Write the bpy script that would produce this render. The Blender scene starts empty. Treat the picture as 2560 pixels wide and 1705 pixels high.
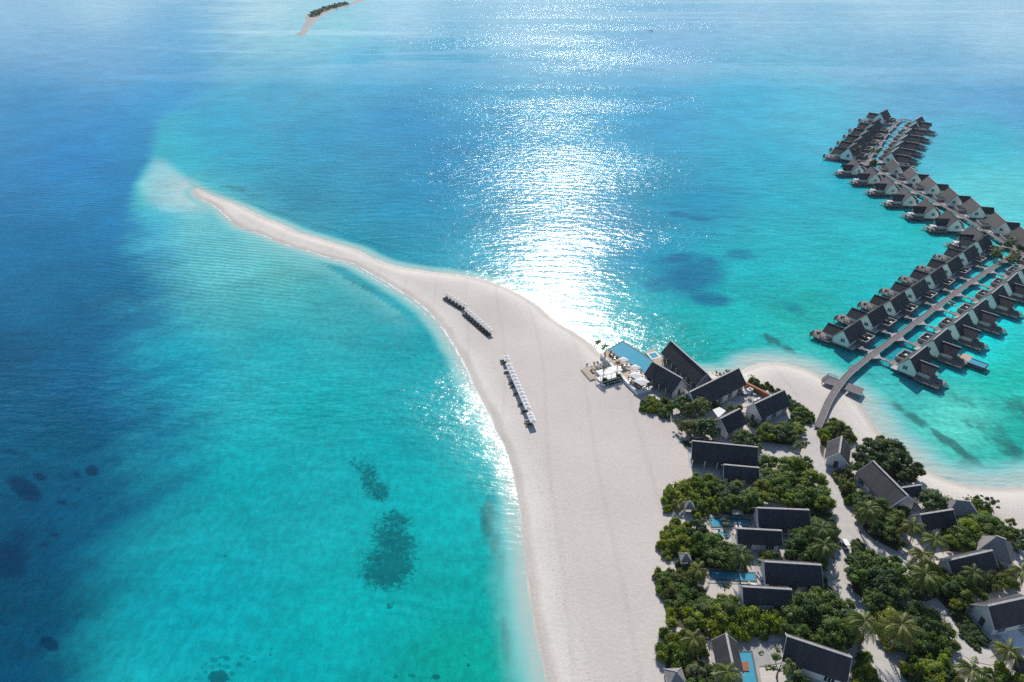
import bpy, bmesh, math, random
import numpy as np
from mathutils import Vector, Matrix

R = math.radians
rnd = random.Random(7)
scn = bpy.context.scene
col = scn.collection

# ------------------------------------------------------------------ camera
CAM_H, FOC, PITCH = 130.0, 1730.0, R(30)          # drone height, focal length in photo pixels, downward tilt
cam_d = bpy.data.cameras.new('camera')
cam_d.sensor_width = 36.0
cam_d.lens = FOC / 2560 * 36.0
cam_d.clip_start = 1.0
cam_d.clip_end = 20000.0
cam = bpy.data.objects.new('camera', cam_d)
cam.location = (0, 0, CAM_H)
cam.rotation_euler = (R(90) - PITCH, 0, 0)
col.objects.link(cam)
scn.camera = cam

# ------------------------------------------------------------------ sky and sun
SUN_EL, SUN_AZ = R(37.0), R(4.5)                  # azimuth measured from +Y (view direction) towards +X
world = bpy.data.worlds.new('World')
scn.world = world
world.use_nodes = True
wn = world.node_tree
wn.nodes.clear()
sky = wn.nodes.new('ShaderNodeTexSky')
sky.sky_type = 'NISHITA'
sky.sun_disc = False
sky.sun_elevation = SUN_EL
sky.sun_rotation = SUN_AZ
sky.altitude = 100.0
sky.air_density = 1.0
sky.dust_density = 0.1
sky.ozone_density = 3.0
wbg = wn.nodes.new('ShaderNodeBackground')
wbg.inputs['Strength'].default_value = 0.10
wout = wn.nodes.new('ShaderNodeOutputWorld')
wn.links.new(sky.outputs[0], wbg.inputs[0])
wn.links.new(wbg.outputs[0], wout.inputs[0])

sun_d = bpy.data.lights.new('sun', 'SUN')
sun_d.energy = 4.3
sun_d.angle = R(0.53)
sun_d.color = (1.0, 0.95, 0.88)
sun = bpy.data.objects.new('sun', sun_d)
sdir = Vector((math.sin(SUN_AZ) * math.cos(SUN_EL), math.cos(SUN_AZ) * math.cos(SUN_EL), math.sin(SUN_EL)))
sun.rotation_euler = (-sdir).to_track_quat('-Z', 'Y').to_euler()
sun.location = (0, 0, 300)
col.objects.link(sun)

scn.view_settings.view_transform = 'Standard'
scn.view_settings.look = 'None'
scn.view_settings.exposure = 0.28
scn.view_settings.gamma = 1.0
scn.view_settings.use_curve_mapping = False
scn.cycles.max_bounces = 5
scn.cycles.diffuse_bounces = 2
scn.cycles.glossy_bounces = 2
scn.cycles.transparent_max_bounces = 12
scn.cycles.volume_bounces = 0
scn.cycles.sample_clamp_indirect = 1.0
scn.cycles.use_denoising = False
scn.cycles.caustics_reflective = False
scn.cycles.caustics_refractive = False

# ------------------------------------------------------------------ survey helpers (photo pixel <-> metres on a level)
_s, _c = math.sin(PITCH), math.cos(PITCH)
ZS = 1.0                                          # level of the sand inland


def G(px, py, z=ZS):
    u = (px - 1280) / FOC
    v = -(py - 852.5) / FOC
    t = (z - CAM_H) / (-_s + v * _c)
    return Vector((u * t, (_c + v * _s) * t, z))


def proj(x, y, z=0.0):
    dz = z - CAM_H
    zc = y * _c - dz * _s
    return 1280 + FOC * x / zc, 852.5 - FOC * (y * _s + dz * _c) / zc


# ------------------------------------------------------------------ tagging and linking
def tag(o, label=None, cat=None, group=None, kind=None):
    if label: o['label'] = label
    if cat: o['category'] = cat
    if group: o['group'] = group
    if kind: o['kind'] = kind
    return o


def link(name, me, parent=None, loc=None, rz=None):
    o = bpy.data.objects.new(name, me)
    col.objects.link(o)
    if parent is not None: o.parent = parent
    if loc is not None: o.location = loc
    if rz is not None: o.rotation_euler = (0, 0, rz)
    return o


def empty(name, loc, rz=0.0):
    o = bpy.data.objects.new(name, None)
    o.empty_display_size = 0.5
    o.location = loc
    o.rotation_euler = (0, 0, rz)
    col.objects.link(o)
    return o


def copy_tree(o, parent=None):
    c = o.copy()
    col.objects.link(c)
    if parent is not None: c.parent = parent
    for ch in KIDS.get(o, []):
        k = copy_tree(ch, c)
        KIDS.setdefault(c, []).append(k)
    return c


KIDS = {}


class MB:
    """collects simple shapes and links them as one mesh object"""
    def __init__(self):
        self.v, self.f, self.mi = [], [], []

    def face(self, pts, m=0):
        n = len(self.v)
        self.v += [tuple(p) for p in pts]
        self.f.append(tuple(range(n, n + len(pts))))
        self.mi.append(m)

    def box(self, x0, x1, y0, y1, z0, z1, m=0, M=None):
        P = [Vector((x, y, z)) for z in (z0, z1) for y in (y0, y1) for x in (x0, x1)]
        if M is not None: P = [M @ p for p in P]
        n = len(self.v)
        self.v += [tuple(p) for p in P]
        for q in ((0, 2, 3, 1), (4, 5, 7, 6), (0, 1, 5, 4), (2, 6, 7, 3), (0, 4, 6, 2), (1, 3, 7, 5)):
            self.f.append(tuple(n + i for i in q)); self.mi.append(m)
        return self

    def bar(self, a, b, w, h=None, m=0):
        """box beam from a to b, w wide, h tall (centred)"""
        a, b = Vector(a), Vector(b)
        h = h or w
        d = b - a
        L = d.length
        if L < 1e-6: return self
        z = d / L
        up = Vector((0, 0, 1)) if abs(z.z) < 0.95 else Vector((1, 0, 0))
        x = z.cross(up).normalized()
        y = x.cross(z)
        n = len(self.v)
        for p in (a, b):
            for sx, sy in ((-1, -1), (1, -1), (1, 1), (-1, 1)):
                self.v.append(tuple(p + x * (sx * w / 2) + y * (sy * h / 2)))
        for q in ((0, 1, 2, 3), (7, 6, 5, 4), (0, 4, 5, 1), (1, 5, 6, 2), (2, 6, 7, 3), (3, 7, 4, 0)):
            self.f.append(tuple(n + i for i in q)); self.mi.append(m)
        return self

    def tube(self, pts, rads, k=6, m=0):
        pts = [Vector(p) for p in pts]
        rings = []
        for i, p in enumerate(pts):
            d = (pts[min(i + 1, len(pts) - 1)] - pts[max(i - 1, 0)]).normalized()
            up = Vector((0, 1, 0)) if abs(d.z) > 0.7 else Vector((0, 0, 1))
            x = d.cross(up).normalized(); y = d.cross(x)
            n = len(self.v); rings.append(n)
            for j in range(k):
                a = 2 * math.pi * j / k
                self.v.append(tuple(p + (x * math.cos(a) + y * math.sin(a)) * rads[i]))
        for i in range(len(pts) - 1):
            for j in range(k):
                a, b = rings[i] + j, rings[i] + (j + 1) % k
                self.f.append((a, b, b + rings[i + 1] - rings[i], a + rings[i + 1] - rings[i])); self.mi.append(m)
        self.f.append(tuple(rings[0] + j for j in reversed(range(k)))); self.mi.append(m)
        self.f.append(tuple(rings[-1] + j for j in range(k))); self.mi.append(m)
        return self

    def prism(self, poly, z0, z1, m=0):
        """vertical prism over a plan polygon"""
        k = len(poly)
        n = len(self.v)
        for z in (z0, z1):
            self.v += [(p[0], p[1], z) for p in poly]
        for i in range(k):
            j = (i + 1) % k
            self.f.append((n + i, n + j, n + k + j, n + k + i)); self.mi.append(m)
        self.f.append(tuple(n + k + i for i in range(k))); self.mi.append(m)
        self.f.append(tuple(n + i for i in reversed(range(k)))); self.mi.append(m)
        return self

    def mesh(self, name, mats):
        me = bpy.data.meshes.new(name)
        me.from_pydata(self.v, [], self.f)
        for m in (mats if isinstance(mats, (list, tuple)) else [mats]): me.materials.append(m)
        if len(me.materials) > 1: me.polygons.foreach_set('material_index', self.mi)
        bm = bmesh.new(); bm.from_mesh(me)
        bmesh.ops.recalc_face_normals(bm, faces=bm.faces)
        bm.to_mesh(me); bm.free()
        return me

    def build(self, name, mats, parent=None, loc=None, rz=None):
        o = link(name, self.mesh(name, mats), parent, loc, rz)
        if parent is not None: KIDS.setdefault(parent, []).append(o)
        return o


# ------------------------------------------------------------------ materials
def new_mat(name):
    m = bpy.data.materials.new(name)
    m.use_nodes = True
    nt = m.node_tree
    nt.nodes.clear()
    return m, nt


def nd(nt, t, **kw):
    n = nt.nodes.new('ShaderNode' + t)
    for k, v in kw.items():
        if hasattr(n, k) and k not in ('inputs',): setattr(n, k, v)
        else: n.inputs[k].default_value = v
    return n


def simple(name, rgb, rough=0.7, var=0.15, scale=0.6, spec=0.3, bump=0.0, bscale=8.0, stretch=(1, 1, 1), coord='Object', objvar=0.0, metallic=0.0):
    """a plain coloured surface with uneven tone, wear and fine relief"""
    m, nt = new_mat(name)
    L = nt.links.new
    out = nd(nt, 'OutputMaterial'); b = nd(nt, 'BsdfPrincipled')
    b.inputs['Roughness'].default_value = rough
    b.inputs['Specular IOR Level'].default_value = spec
    b.inputs['Metallic'].default_value = metallic
    tc = nd(nt, 'TexCoord'); mp = nd(nt, 'Mapping'); mp.inputs['Scale'].default_value = stretch
    L(tc.outputs[coord], mp.inputs[0])
    nz = nd(nt, 'TexNoise'); nz.inputs['Scale'].default_value = scale; nz.inputs['Detail'].default_value = 6; nz.inputs['Roughness'].default_value = 0.65
    L(mp.outputs[0], nz.inputs['Vector'])
    mr = nd(nt, 'MapRange'); mr.inputs['From Min'].default_value = 0.3; mr.inputs['From Max'].default_value = 0.7
    mr.inputs['To Min'].default_value = 1 - var; mr.inputs['To Max'].default_value = 1 + var
    L(nz.outputs[0], mr.inputs[0])
    fac = mr.outputs[0]
    if objvar:
        oi = nd(nt, 'ObjectInfo'); r2 = nd(nt, 'MapRange'); r2.inputs['To Min'].default_value = 1 - objvar; r2.inputs['To Max'].default_value = 1 + objvar
        L(oi.outputs['Random'], r2.inputs[0])
        mm = nd(nt, 'Math', operation='MULTIPLY'); L(fac, mm.inputs[0]); L(r2.outputs[0], mm.inputs[1]); fac = mm.outputs[0]
    vm = nd(nt, 'VectorMath', operation='SCALE'); vm.inputs[0].default_value = rgb
    L(fac, vm.inputs['Scale'])
    L(vm.outputs[0], b.inputs['Base Color'])
    if bump:
        n2 = nd(nt, 'TexNoise'); n2.inputs['Scale'].default_value = bscale; n2.inputs['Detail'].default_value = 4
        L(mp.outputs[0], n2.inputs['Vector'])
        bp = nd(nt, 'Bump'); bp.inputs['Strength'].default_value = bump; bp.inputs['Distance'].default_value = 0.1
        L(n2.outputs[0], bp.inputs['Height']); L(bp.outputs[0], b.inputs['Normal'])
    L(b.outputs[0], out.inputs[0])
    return m


def add_attr(me, name, arr):
    a = np.asarray(arr, dtype=np.float32)
    if a.ndim == 1:
        at = me.attributes.new(name, 'FLOAT', 'POINT'); at.data.foreach_set('value', a)
    else:
        at = me.attributes.new(name, 'FLOAT_COLOR', 'POINT')
        at.data.foreach_set('color', np.concatenate([a, np.ones((len(a), 1), np.float32)], 1).ravel())


def grid_mesh(name, xs, ys, zfun_arr, mat):
    nx, ny = len(xs), len(ys)
    X, Y = np.meshgrid(xs, ys)
    V = np.stack([X.ravel(), Y.ravel(), zfun_arr.ravel()], 1).astype(np.float32)
    i = np.arange(nx * ny).reshape(ny, nx)
    Q = np.stack([i[:-1, :-1], i[:-1, 1:], i[1:, 1:], i[1:, :-1]], -1).reshape(-1, 4)
    me = bpy.data.meshes.new(name)
    me.vertices.add(len(V)); me.vertices.foreach_set('co', V.ravel())
    me.loops.add(Q.size); me.loops.foreach_set('vertex_index', Q.ravel().astype(np.int32))
    me.polygons.add(len(Q)); me.polygons.foreach_set('loop_start', np.arange(0, Q.size, 4, dtype=np.int32))
    me.polygons.foreach_set('use_smooth', np.ones(len(Q), bool))
    me.update()
    me.materials.append(mat)
    return me


def seg_dist(P, A, B):
    """distance of points P (n,2) to segment AB, and parameter"""
    d = B - A
    t = np.clip(((P - A) @ d) / max(d @ d, 1e-9), 0, 1)
    q = A + t[:, None] * d
    return np.hypot(*(P - q).T), t


def poly_sd(P, poly):
    """signed distance, positive inside"""
    poly = np.asarray(poly, float)
    n = len(poly)
    D = np.full(len(P), 1e9)
    inside = np.zeros(len(P), bool)
    for k in range(n):
        A, B = poly[k], poly[(k + 1) % n]
        D = np.minimum(D, seg_dist(P, A, B)[0])
        c = ((A[1] > P[:, 1]) != (B[1] > P[:, 1]))
        with np.errstate(divide='ignore', invalid='ignore'):
            xx = (B[0] - A[0]) * (P[:, 1] - A[1]) / (B[1] - A[1] + 1e-12) + A[0]
        inside ^= c & (P[:, 0] < xx)
    return np.where(inside, D, -D)


def sstep(a, b, x):
    t = np.clip((x - a) / (b - a), 0, 1)
    return t * t * (3 - 2 * t)


def smooth_line(pts, n=4, closed=False):
    """Catmull-Rom through the points"""
    p = [Vector(q) for q in pts]
    out = []
    m = len(p)
    for i in range(m if closed else m - 1):
        a, b, c2, d = (p[(i - 1) % m], p[i], p[(i + 1) % m], p[(i + 2) % m]) if closed else (p[max(i - 1, 0)], p[i], p[i + 1], p[min(i + 2, m - 1)])
        for k in range(n):
            t = k / n
            out.append(0.5 * ((2 * b) + (c2 - a) * t + (2 * a - 5 * b + 4 * c2 - d) * t * t + (3 * b - a - 3 * c2 + d) * t ** 3))
    if not closed: out.append(p[-1])
    return out

# ------------------------------------------------------------------ shoreline (photo survey points, water level)
W_SHORE = [(489, 490), (510, 501), (537, 515), (560, 534), (592, 563), (622, 575), (650, 584), (690, 602), (735, 617), (785, 632), (832, 647),
           (880, 658), (905, 671), (935, 688), (965, 705), (1000, 727), (1023, 741), (1050, 760), (1072, 779), (1095, 805), (1113, 828),
           (1132, 858), (1151, 890), (1172, 929), (1185, 965), (1205, 1000), (1226, 1040), (1240, 1075), (1256, 1105), (1272, 1142),
           (1285, 1195), (1296, 1250), (1304, 1310), (1312, 1380), (1318, 1450), (1325, 1500), (1333, 1550), (1345, 1610), (1358, 1665), (1370, 1720), (1395, 1830)]
E_SHORE = [(484, 476), (492, 470), (512, 481), (545, 494), (575, 505), (610, 520), (650, 540), (700, 560), (745, 580), (790, 594), (850, 612),
           (900, 628), (930, 645), (965, 658), (1005, 669), (1050, 676), (1100, 682), (1160, 690), (1215, 702), (1260, 718), (1310, 742),
           (1350, 768), (1372, 790), (1400, 810), (1440, 834), (1475, 858), (1500, 884), (1530, 905), (1600, 918), (1660, 928), (1720, 926), (1765, 929), (1800, 931),
           (1840, 930), (1872, 917), (1902, 908), (1940, 906), (1985, 914), (2032, 930), (2075, 954), (2125, 985), (2152, 1012), (2180, 1050), (2203, 1084),
           (2240, 1114), (2275, 1145), (2310, 1170), (2350, 1192), (2400, 1208), (2450, 1216), (2500, 1220), (2560, 1216), (2640, 1210), (2780, 1230)]
shore_w = [G(*p, 0.0).to_2d() for p in W_SHORE]
shore_e = [G(*p, 0.0).to_2d() for p in E_SHORE]
line_w = [Vector(v) for v in smooth_line([tuple(p) + (0,) for p in shore_w], 4)]
line_e = [Vector(v) for v in smooth_line([tuple(p) + (0,) for p in shore_e], 4)]
# the island goes on behind the camera
ISLAND = [tuple(p)[:2] for p in line_w] + [(20, 40), (10, -60), (60, -160), (200, -200), (330, -120), (360, 40), (300, 140)] + [tuple(p)[:2] for p in reversed(line_e)]


def land_z(sd):
    up = ZS * (1 - (1 - np.clip(sd / 15.0, 0, 1)) ** 2)
    dn = np.where(sd > -6, sd * 0.09, -0.54 + (sd + 6) * 0.05)
    return np.where(sd > 0, up, np.maximum(dn, -3.5))


def sand_material():
    m, nt = new_mat('sand')
    L = nt.links.new
    out = nd(nt, 'OutputMaterial'); b = nd(nt, 'BsdfPrincipled'); b.inputs['Specular IOR Level'].default_value = 0.15
    at = nd(nt, 'Attribute', attribute_name='sd')
    geo = nd(nt, 'NewGeometry')
    n1 = nd(nt, 'TexNoise'); n1.inputs['Scale'].default_value = 0.11; n1.inputs['Detail'].default_value = 5; L(geo.outputs['Position'], n1.inputs['Vector'])
    # jittered distance from the shore
    j = nd(nt, 'Math', operation='MULTIPLY_ADD'); j.inputs[1].default_value = 3.0; j.inputs[2].default_value = -1.5; L(n1.outputs[0], j.inputs[0])
    s = nd(nt, 'Math', operation='ADD'); L(at.outputs['Fac'], s.inputs[0]); L(j.outputs[0], s.inputs[1])
    mr = nd(nt, 'MapRange'); mr.inputs['From Min'].default_value = -8; mr.inputs['From Max'].default_value = 22; L(s.outputs[0], mr.inputs[0])
    cr = nd(nt, 'ValToRGB'); L(mr.outputs[0], cr.inputs[0])
    e = cr.color_ramp.elements
    e[0].position = 0.0; e[0].color = (0.50, 0.49, 0.42, 1)
    e[1].position = 1.0; e[1].color = (0.562, 0.503, 0.455, 1)
    for p, c in ((0.25, (0.56, 0.52, 0.45, 1)), (0.28, (0.47, 0.425, 0.37, 1)), (0.32, (0.56, 0.51, 0.445, 1)), (0.375, (0.67, 0.615, 0.545, 1)), (0.50, (0.62, 0.57, 0.51, 1)), (0.66, (0.566, 0.508, 0.458, 1))):
        el = e.new(p); el.color = c
    # wrack lines that follow the shore
    cx = nd(nt, 'CombineXYZ'); L(s.outputs[0], cx.inputs[0])
    n2 = nd(nt, 'TexNoise'); n2.inputs['Scale'].default_value = 0.9; n2.inputs['Detail'].default_value = 3; L(cx.outputs[0], n2.inputs['Vector'])
    mr2 = nd(nt, 'MapRange'); mr2.inputs['From Min'].default_value = 0.56; mr2.inputs['From Max'].default_value = 0.72; mr2.inputs['To Max'].default_value = 0.5; L(n2.outputs[0], mr2.inputs[0])
    nearm = nd(nt, 'MapRange'); nearm.inputs['From Min'].default_value = 13; nearm.inputs['From Max'].default_value = 7; L(at.outputs['Fac'], nearm.inputs[0])
    mw = nd(nt, 'Math', operation='MULTIPLY'); L(mr2.outputs[0], mw.inputs[0]); L(nearm.outputs[0], mw.inputs[1])
    n4 = nd(nt, 'TexNoise'); n4.inputs['Scale'].default_value = 0.22; n4.inputs['Detail'].default_value = 6; n4.inputs['Roughness'].default_value = .7; L(geo.outputs['Position'], n4.inputs['Vector'])
    mw2 = nd(nt, 'Math', operation='MULTIPLY'); L(mw.outputs[0], mw2.inputs[0])
    mr4 = nd(nt, 'MapRange'); mr4.inputs['From Min'].default_value = 0.35; mr4.inputs['From Max'].default_value = 0.6; L(n4.outputs[0], mr4.inputs[0]); L(mr4.outputs[0], mw2.inputs[1])
    mx = nd(nt, 'Mix', data_type='RGBA'); mx.inputs[7].default_value = (0.36, 0.29, 0.215, 1); L(mw2.outputs[0], mx.inputs[0]); L(cr.outputs[0], mx.inputs[6])
    # grain and trodden unevenness
    n3 = nd(nt, 'TexNoise'); n3.inputs['Scale'].default_value = 1.3; n3.inputs['Detail'].default_value = 8; n3.inputs['Roughness'].default_value = 0.75; L(geo.outputs['Position'], n3.inputs['Vector'])
    mr3 = nd(nt, 'MapRange'); mr3.inputs['From Min'].default_value = 0.3; mr3.inputs['From Max'].default_value = 0.7; mr3.inputs['To Min'].default_value = 0.89; mr3.inputs['To Max'].default_value = 1.08; L(n3.outputs[0], mr3.inputs[0])
    n5 = nd(nt, 'TexNoise'); n5.inputs['Scale'].default_value = 0.035; n5.inputs['Detail'].default_value = 5; L(geo.outputs['Position'], n5.inputs['Vector'])
    mr5 = nd(nt, 'MapRange'); mr5.inputs['From Min'].default_value = 0.3; mr5.inputs['From Max'].default_value = 0.7; mr5.inputs['To Min'].default_value = 0.93; mr5.inputs['To Max'].default_value = 1.05; L(n5.outputs[0], mr5.inputs[0])
    mm = nd(nt, 'Math', operation='MULTIPLY'); L(mr3.outputs[0], mm.inputs[0]); L(mr5.outputs[0], mm.inputs[1])
    n6 = nd(nt, 'TexNoise'); n6.inputs['Scale'].default_value = 1.9; n6.inputs['Detail'].default_value = 3; L(geo.outputs['Position'], n6.inputs['Vector'])
    sp = nd(nt, 'MapRange'); sp.inputs['From Min'].default_value = 0.60; sp.inputs['From Max'].default_value = 0.70; L(n6.outputs[0], sp.inputs[0])
    bd = nd(nt, 'MapRange', interpolation_type='SMOOTHSTEP'); bd.inputs['From Min'].default_value = 3.2; bd.inputs['From Max'].default_value = 0.2
    df = nd(nt, 'Math', operation='SUBTRACT'); df.inputs[1].default_value = 8.2; L(s.outputs[0], df.inputs[0]); ab = nd(nt, 'Math', operation='ABSOLUTE'); L(df.outputs[0], ab.inputs[0]); L(ab.outputs[0], bd.inputs[0])
    sb = nd(nt, 'Math', operation='MULTIPLY'); L(sp.outputs[0], sb.inputs[0]); L(bd.outputs[0], sb.inputs[1]); sb2 = nd(nt, 'Math', operation='MULTIPLY'); sb2.inputs[1].default_value = .55; L(sb.outputs[0], sb2.inputs[0])
    mxs = nd(nt, 'Mix', data_type='RGBA'); mxs.inputs[7].default_value = (0.24, 0.20, 0.155, 1); L(sb2.outputs[0], mxs.inputs[0]); L(mx.outputs[2], mxs.inputs[6])
    tw = nd(nt, 'TexWave', wave_type='BANDS', bands_direction='X'); tw.inputs['Scale'].default_value = .022; tw.inputs['Distortion'].default_value = 14; tw.inputs['Detail'].default_value = 2; tw.inputs['Detail Scale'].default_value = .12
    L(geo.outputs['Position'], tw.inputs['Vector'])
    tr = nd(nt, 'MapRange'); tr.inputs['From Min'].default_value = .955; tr.inputs['From Max'].default_value = 1.0; tr.inputs['To Min'].default_value = 1.0; tr.inputs['To Max'].default_value = .945; L(tw.outputs['Fac'], tr.inputs[0])
    m7 = nd(nt, 'Math', operation='MULTIPLY'); L(mm.outputs[0], m7.inputs[0]); L(tr.outputs[0], m7.inputs[1])
    vm = nd(nt, 'VectorMath', operation='SCALE'); L(mxs.outputs[2], vm.inputs[0]); L(m7.outputs[0], vm.inputs['Scale'])
    L(vm.outputs[0], b.inputs['Base Color'])
    rg = nd(nt, 'MapRange'); rg.inputs['From Min'].default_value = 0.0; rg.inputs['From Max'].default_value = 2.5; rg.inputs['To Min'].default_value = 0.45; rg.inputs['To Max'].default_value = 0.95; L(at.outputs['Fac'], rg.inputs[0])
    L(rg.outputs[0], b.inputs['Roughness'])
    bp = nd(nt, 'Bump'); bp.inputs['Strength'].default_value = 0.8; bp.inputs['Distance'].default_value = 0.15
    L(n3.outputs[0], bp.inputs['Height']); L(bp.outputs[0], b.inputs['Normal'])
    L(b.outputs[0], out.inputs[0])
    return m


xs = np.concatenate([np.arange(-290, -120, 2.5), np.arange(-120, 200, 1.5), np.arange(200, 420, 5)])
ys = np.concatenate([np.arange(-240, 60, 6), np.arange(60, 300, 1.5), np.arange(300, 480, 2.0)])
XX, YY = np.meshgrid(xs, ys)
PP = np.stack([XX.ravel(), YY.ravel()], 1)
SD = poly_sd(PP, ISLAND)
M_SAND = sand_material()
me = grid_mesh('sand_island', xs, ys, land_z(SD).reshape(XX.shape), M_SAND)
add_attr(me, 'sd', SD)
sand = link('sand', me)
tag(sand, 'pale pinkish sand island tapering into a long curved sandbar', None, None, 'structure')


def ground_z(x, y):
    return float(land_z(poly_sd(np.array([[x, y]], float), ISLAND))[0])


# ------------------------------------------------------------------ far sandbank
BANK = [(738, 86), (752, 78), (757, 66), (766, 55), (762, 42), (775, 32), (800, 22), (835, 15), (868, 10), (885, 3), (905, -8), (950, -22), (1010, -30),
        (1000, -22), (940, -8), (900, 5), (870, 14), (845, 22), (815, 35), (795, 48), (782, 62), (772, 74), (764, 85), (757, 91)]
bank2d = [tuple(G(*p, 0.0))[:2] for p in BANK]
bx = [p[0] for p in bank2d]; by = [p[1] for p in bank2d]
xb = np.linspace(min(bx) - 60, max(bx) + 60, 130); yb = np.linspace(min(by) - 60, max(by) + 60, 260)
XB, YB = np.meshgrid(xb, yb)
SDB = poly_sd(np.stack([XB.ravel(), YB.ravel()], 1), bank2d)
me = grid_mesh('sandbank', xb, yb, (np.where(SDB > 0, np.minimum(SDB * 0.1, 1.2), np.maximum(SDB * 0.08, -3))).reshape(XB.shape), M_SAND)
add_attr(me, 'sd', SDB * 0.12)
me.materials.clear(); me.materials.append(simple('bank_sand', (0.34, 0.325, 0.31), .95, .15, .05))
tag(link('sandbank', me), 'distant crooked sandbank with a dark scrub strip', None, None, 'structure')

# ------------------------------------------------------------------ water
# body colours of the water (depth and bed, far points also paled by painted haze): photo survey point, linear albedo
from_srgb = lambda c: tuple(((v / 255) / 12.92 if v < 10.3 else ((v / 255 + 0.055) / 1.055) ** 2.4) for v in c)
BANKC = (0.267, 0.403, 0.412)
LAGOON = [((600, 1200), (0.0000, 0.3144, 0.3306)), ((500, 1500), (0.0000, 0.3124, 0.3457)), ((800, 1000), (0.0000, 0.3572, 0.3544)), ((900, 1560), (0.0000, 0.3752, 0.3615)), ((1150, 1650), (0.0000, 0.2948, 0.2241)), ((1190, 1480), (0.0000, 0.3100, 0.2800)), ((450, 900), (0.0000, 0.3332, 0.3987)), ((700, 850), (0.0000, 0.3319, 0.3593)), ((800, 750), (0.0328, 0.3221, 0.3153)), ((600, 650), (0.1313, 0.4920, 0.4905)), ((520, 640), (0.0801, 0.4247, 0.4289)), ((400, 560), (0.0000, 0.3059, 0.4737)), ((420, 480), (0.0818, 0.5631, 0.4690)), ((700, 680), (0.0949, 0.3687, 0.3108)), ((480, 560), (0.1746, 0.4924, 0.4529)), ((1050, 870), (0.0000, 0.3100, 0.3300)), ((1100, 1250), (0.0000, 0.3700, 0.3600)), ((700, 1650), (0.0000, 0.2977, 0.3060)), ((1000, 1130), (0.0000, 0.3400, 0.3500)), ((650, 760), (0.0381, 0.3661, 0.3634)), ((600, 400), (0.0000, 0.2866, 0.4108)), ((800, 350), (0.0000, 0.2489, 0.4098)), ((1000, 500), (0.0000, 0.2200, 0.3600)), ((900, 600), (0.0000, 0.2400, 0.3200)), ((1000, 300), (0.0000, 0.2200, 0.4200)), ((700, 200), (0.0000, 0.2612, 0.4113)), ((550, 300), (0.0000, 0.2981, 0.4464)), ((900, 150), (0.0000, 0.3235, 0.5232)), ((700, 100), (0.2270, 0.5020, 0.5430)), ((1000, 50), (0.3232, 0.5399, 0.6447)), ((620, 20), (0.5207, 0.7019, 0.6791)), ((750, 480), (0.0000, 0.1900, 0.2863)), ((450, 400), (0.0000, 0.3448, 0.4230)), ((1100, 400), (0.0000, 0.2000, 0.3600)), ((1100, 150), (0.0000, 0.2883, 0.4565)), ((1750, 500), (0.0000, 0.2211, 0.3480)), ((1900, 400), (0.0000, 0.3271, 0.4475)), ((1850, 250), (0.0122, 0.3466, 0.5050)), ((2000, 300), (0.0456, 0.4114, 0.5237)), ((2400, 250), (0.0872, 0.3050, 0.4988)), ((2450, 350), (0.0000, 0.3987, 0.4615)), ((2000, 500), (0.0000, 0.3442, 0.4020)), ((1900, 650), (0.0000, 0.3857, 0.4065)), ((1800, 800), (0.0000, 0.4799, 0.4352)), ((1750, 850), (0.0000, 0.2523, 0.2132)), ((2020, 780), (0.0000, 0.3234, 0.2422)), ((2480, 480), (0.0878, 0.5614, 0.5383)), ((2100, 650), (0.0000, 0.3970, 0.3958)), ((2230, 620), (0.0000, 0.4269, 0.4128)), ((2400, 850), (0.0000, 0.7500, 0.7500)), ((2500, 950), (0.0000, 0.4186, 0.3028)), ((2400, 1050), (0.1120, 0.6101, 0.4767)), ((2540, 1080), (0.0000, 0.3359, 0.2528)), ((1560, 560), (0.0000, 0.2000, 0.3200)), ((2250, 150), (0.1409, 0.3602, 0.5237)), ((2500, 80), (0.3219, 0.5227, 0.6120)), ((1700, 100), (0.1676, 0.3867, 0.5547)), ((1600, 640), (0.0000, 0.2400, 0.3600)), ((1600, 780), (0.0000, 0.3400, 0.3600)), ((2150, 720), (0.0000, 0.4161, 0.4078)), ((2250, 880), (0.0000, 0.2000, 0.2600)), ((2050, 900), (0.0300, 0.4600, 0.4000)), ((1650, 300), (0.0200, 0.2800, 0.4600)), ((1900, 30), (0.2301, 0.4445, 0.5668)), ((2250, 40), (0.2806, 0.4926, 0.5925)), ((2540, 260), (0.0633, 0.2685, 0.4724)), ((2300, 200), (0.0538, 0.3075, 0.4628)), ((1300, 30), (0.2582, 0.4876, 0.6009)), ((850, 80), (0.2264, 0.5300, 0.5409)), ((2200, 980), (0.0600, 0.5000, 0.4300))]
DEEP = [((0, 900), (0.0000, 0.0775, 0.1540)), ((150, 1100), (0.0000, 0.0820, 0.1468)), ((100, 1350), (0.0000, 0.0612, 0.1191)), ((20, 1500), (0.0000, 0.0594, 0.1088)), ((110, 1660), (0.0000, 0.0652, 0.1280)), ((100, 600), (0.0000, 0.1321, 0.2616)), ((200, 400), (0.0000, 0.1735, 0.4084)), ((100, 250), (0.0000, 0.1925, 0.3838)), ((300, 150), (0.1076, 0.3087, 0.4875)), ((20, 20), (0.2036, 0.4208, 0.5618)), ((250, 20), (0.2956, 0.5041, 0.5954)), ((150, 120), (0.1307, 0.3298, 0.4978)), ((300, 300), (0.0000, 0.1986, 0.4111)), ((300, 700), (0.0000, 0.1206, 0.2255)), ((300, 1000), (0.0000, 0.0950, 0.2000)), ((450, 100), (0.0847, 0.3388, 0.5254)), ((250, 500), (0.0000, 0.1757, 0.3366)), ((330, 390), (0.0000, 0.2028, 0.3727)), ((300, 480), (0.0000, 0.1579, 0.3370)), ((420, 250), (0.0000, 0.2660, 0.4929)), ((500, 190), (0.0200, 0.2400, 0.4200)), ((200, 750), (0.0000, 0.1032, 0.1969)), ((190, 1300), (0.0000, 0.0780, 0.1558))]

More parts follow.
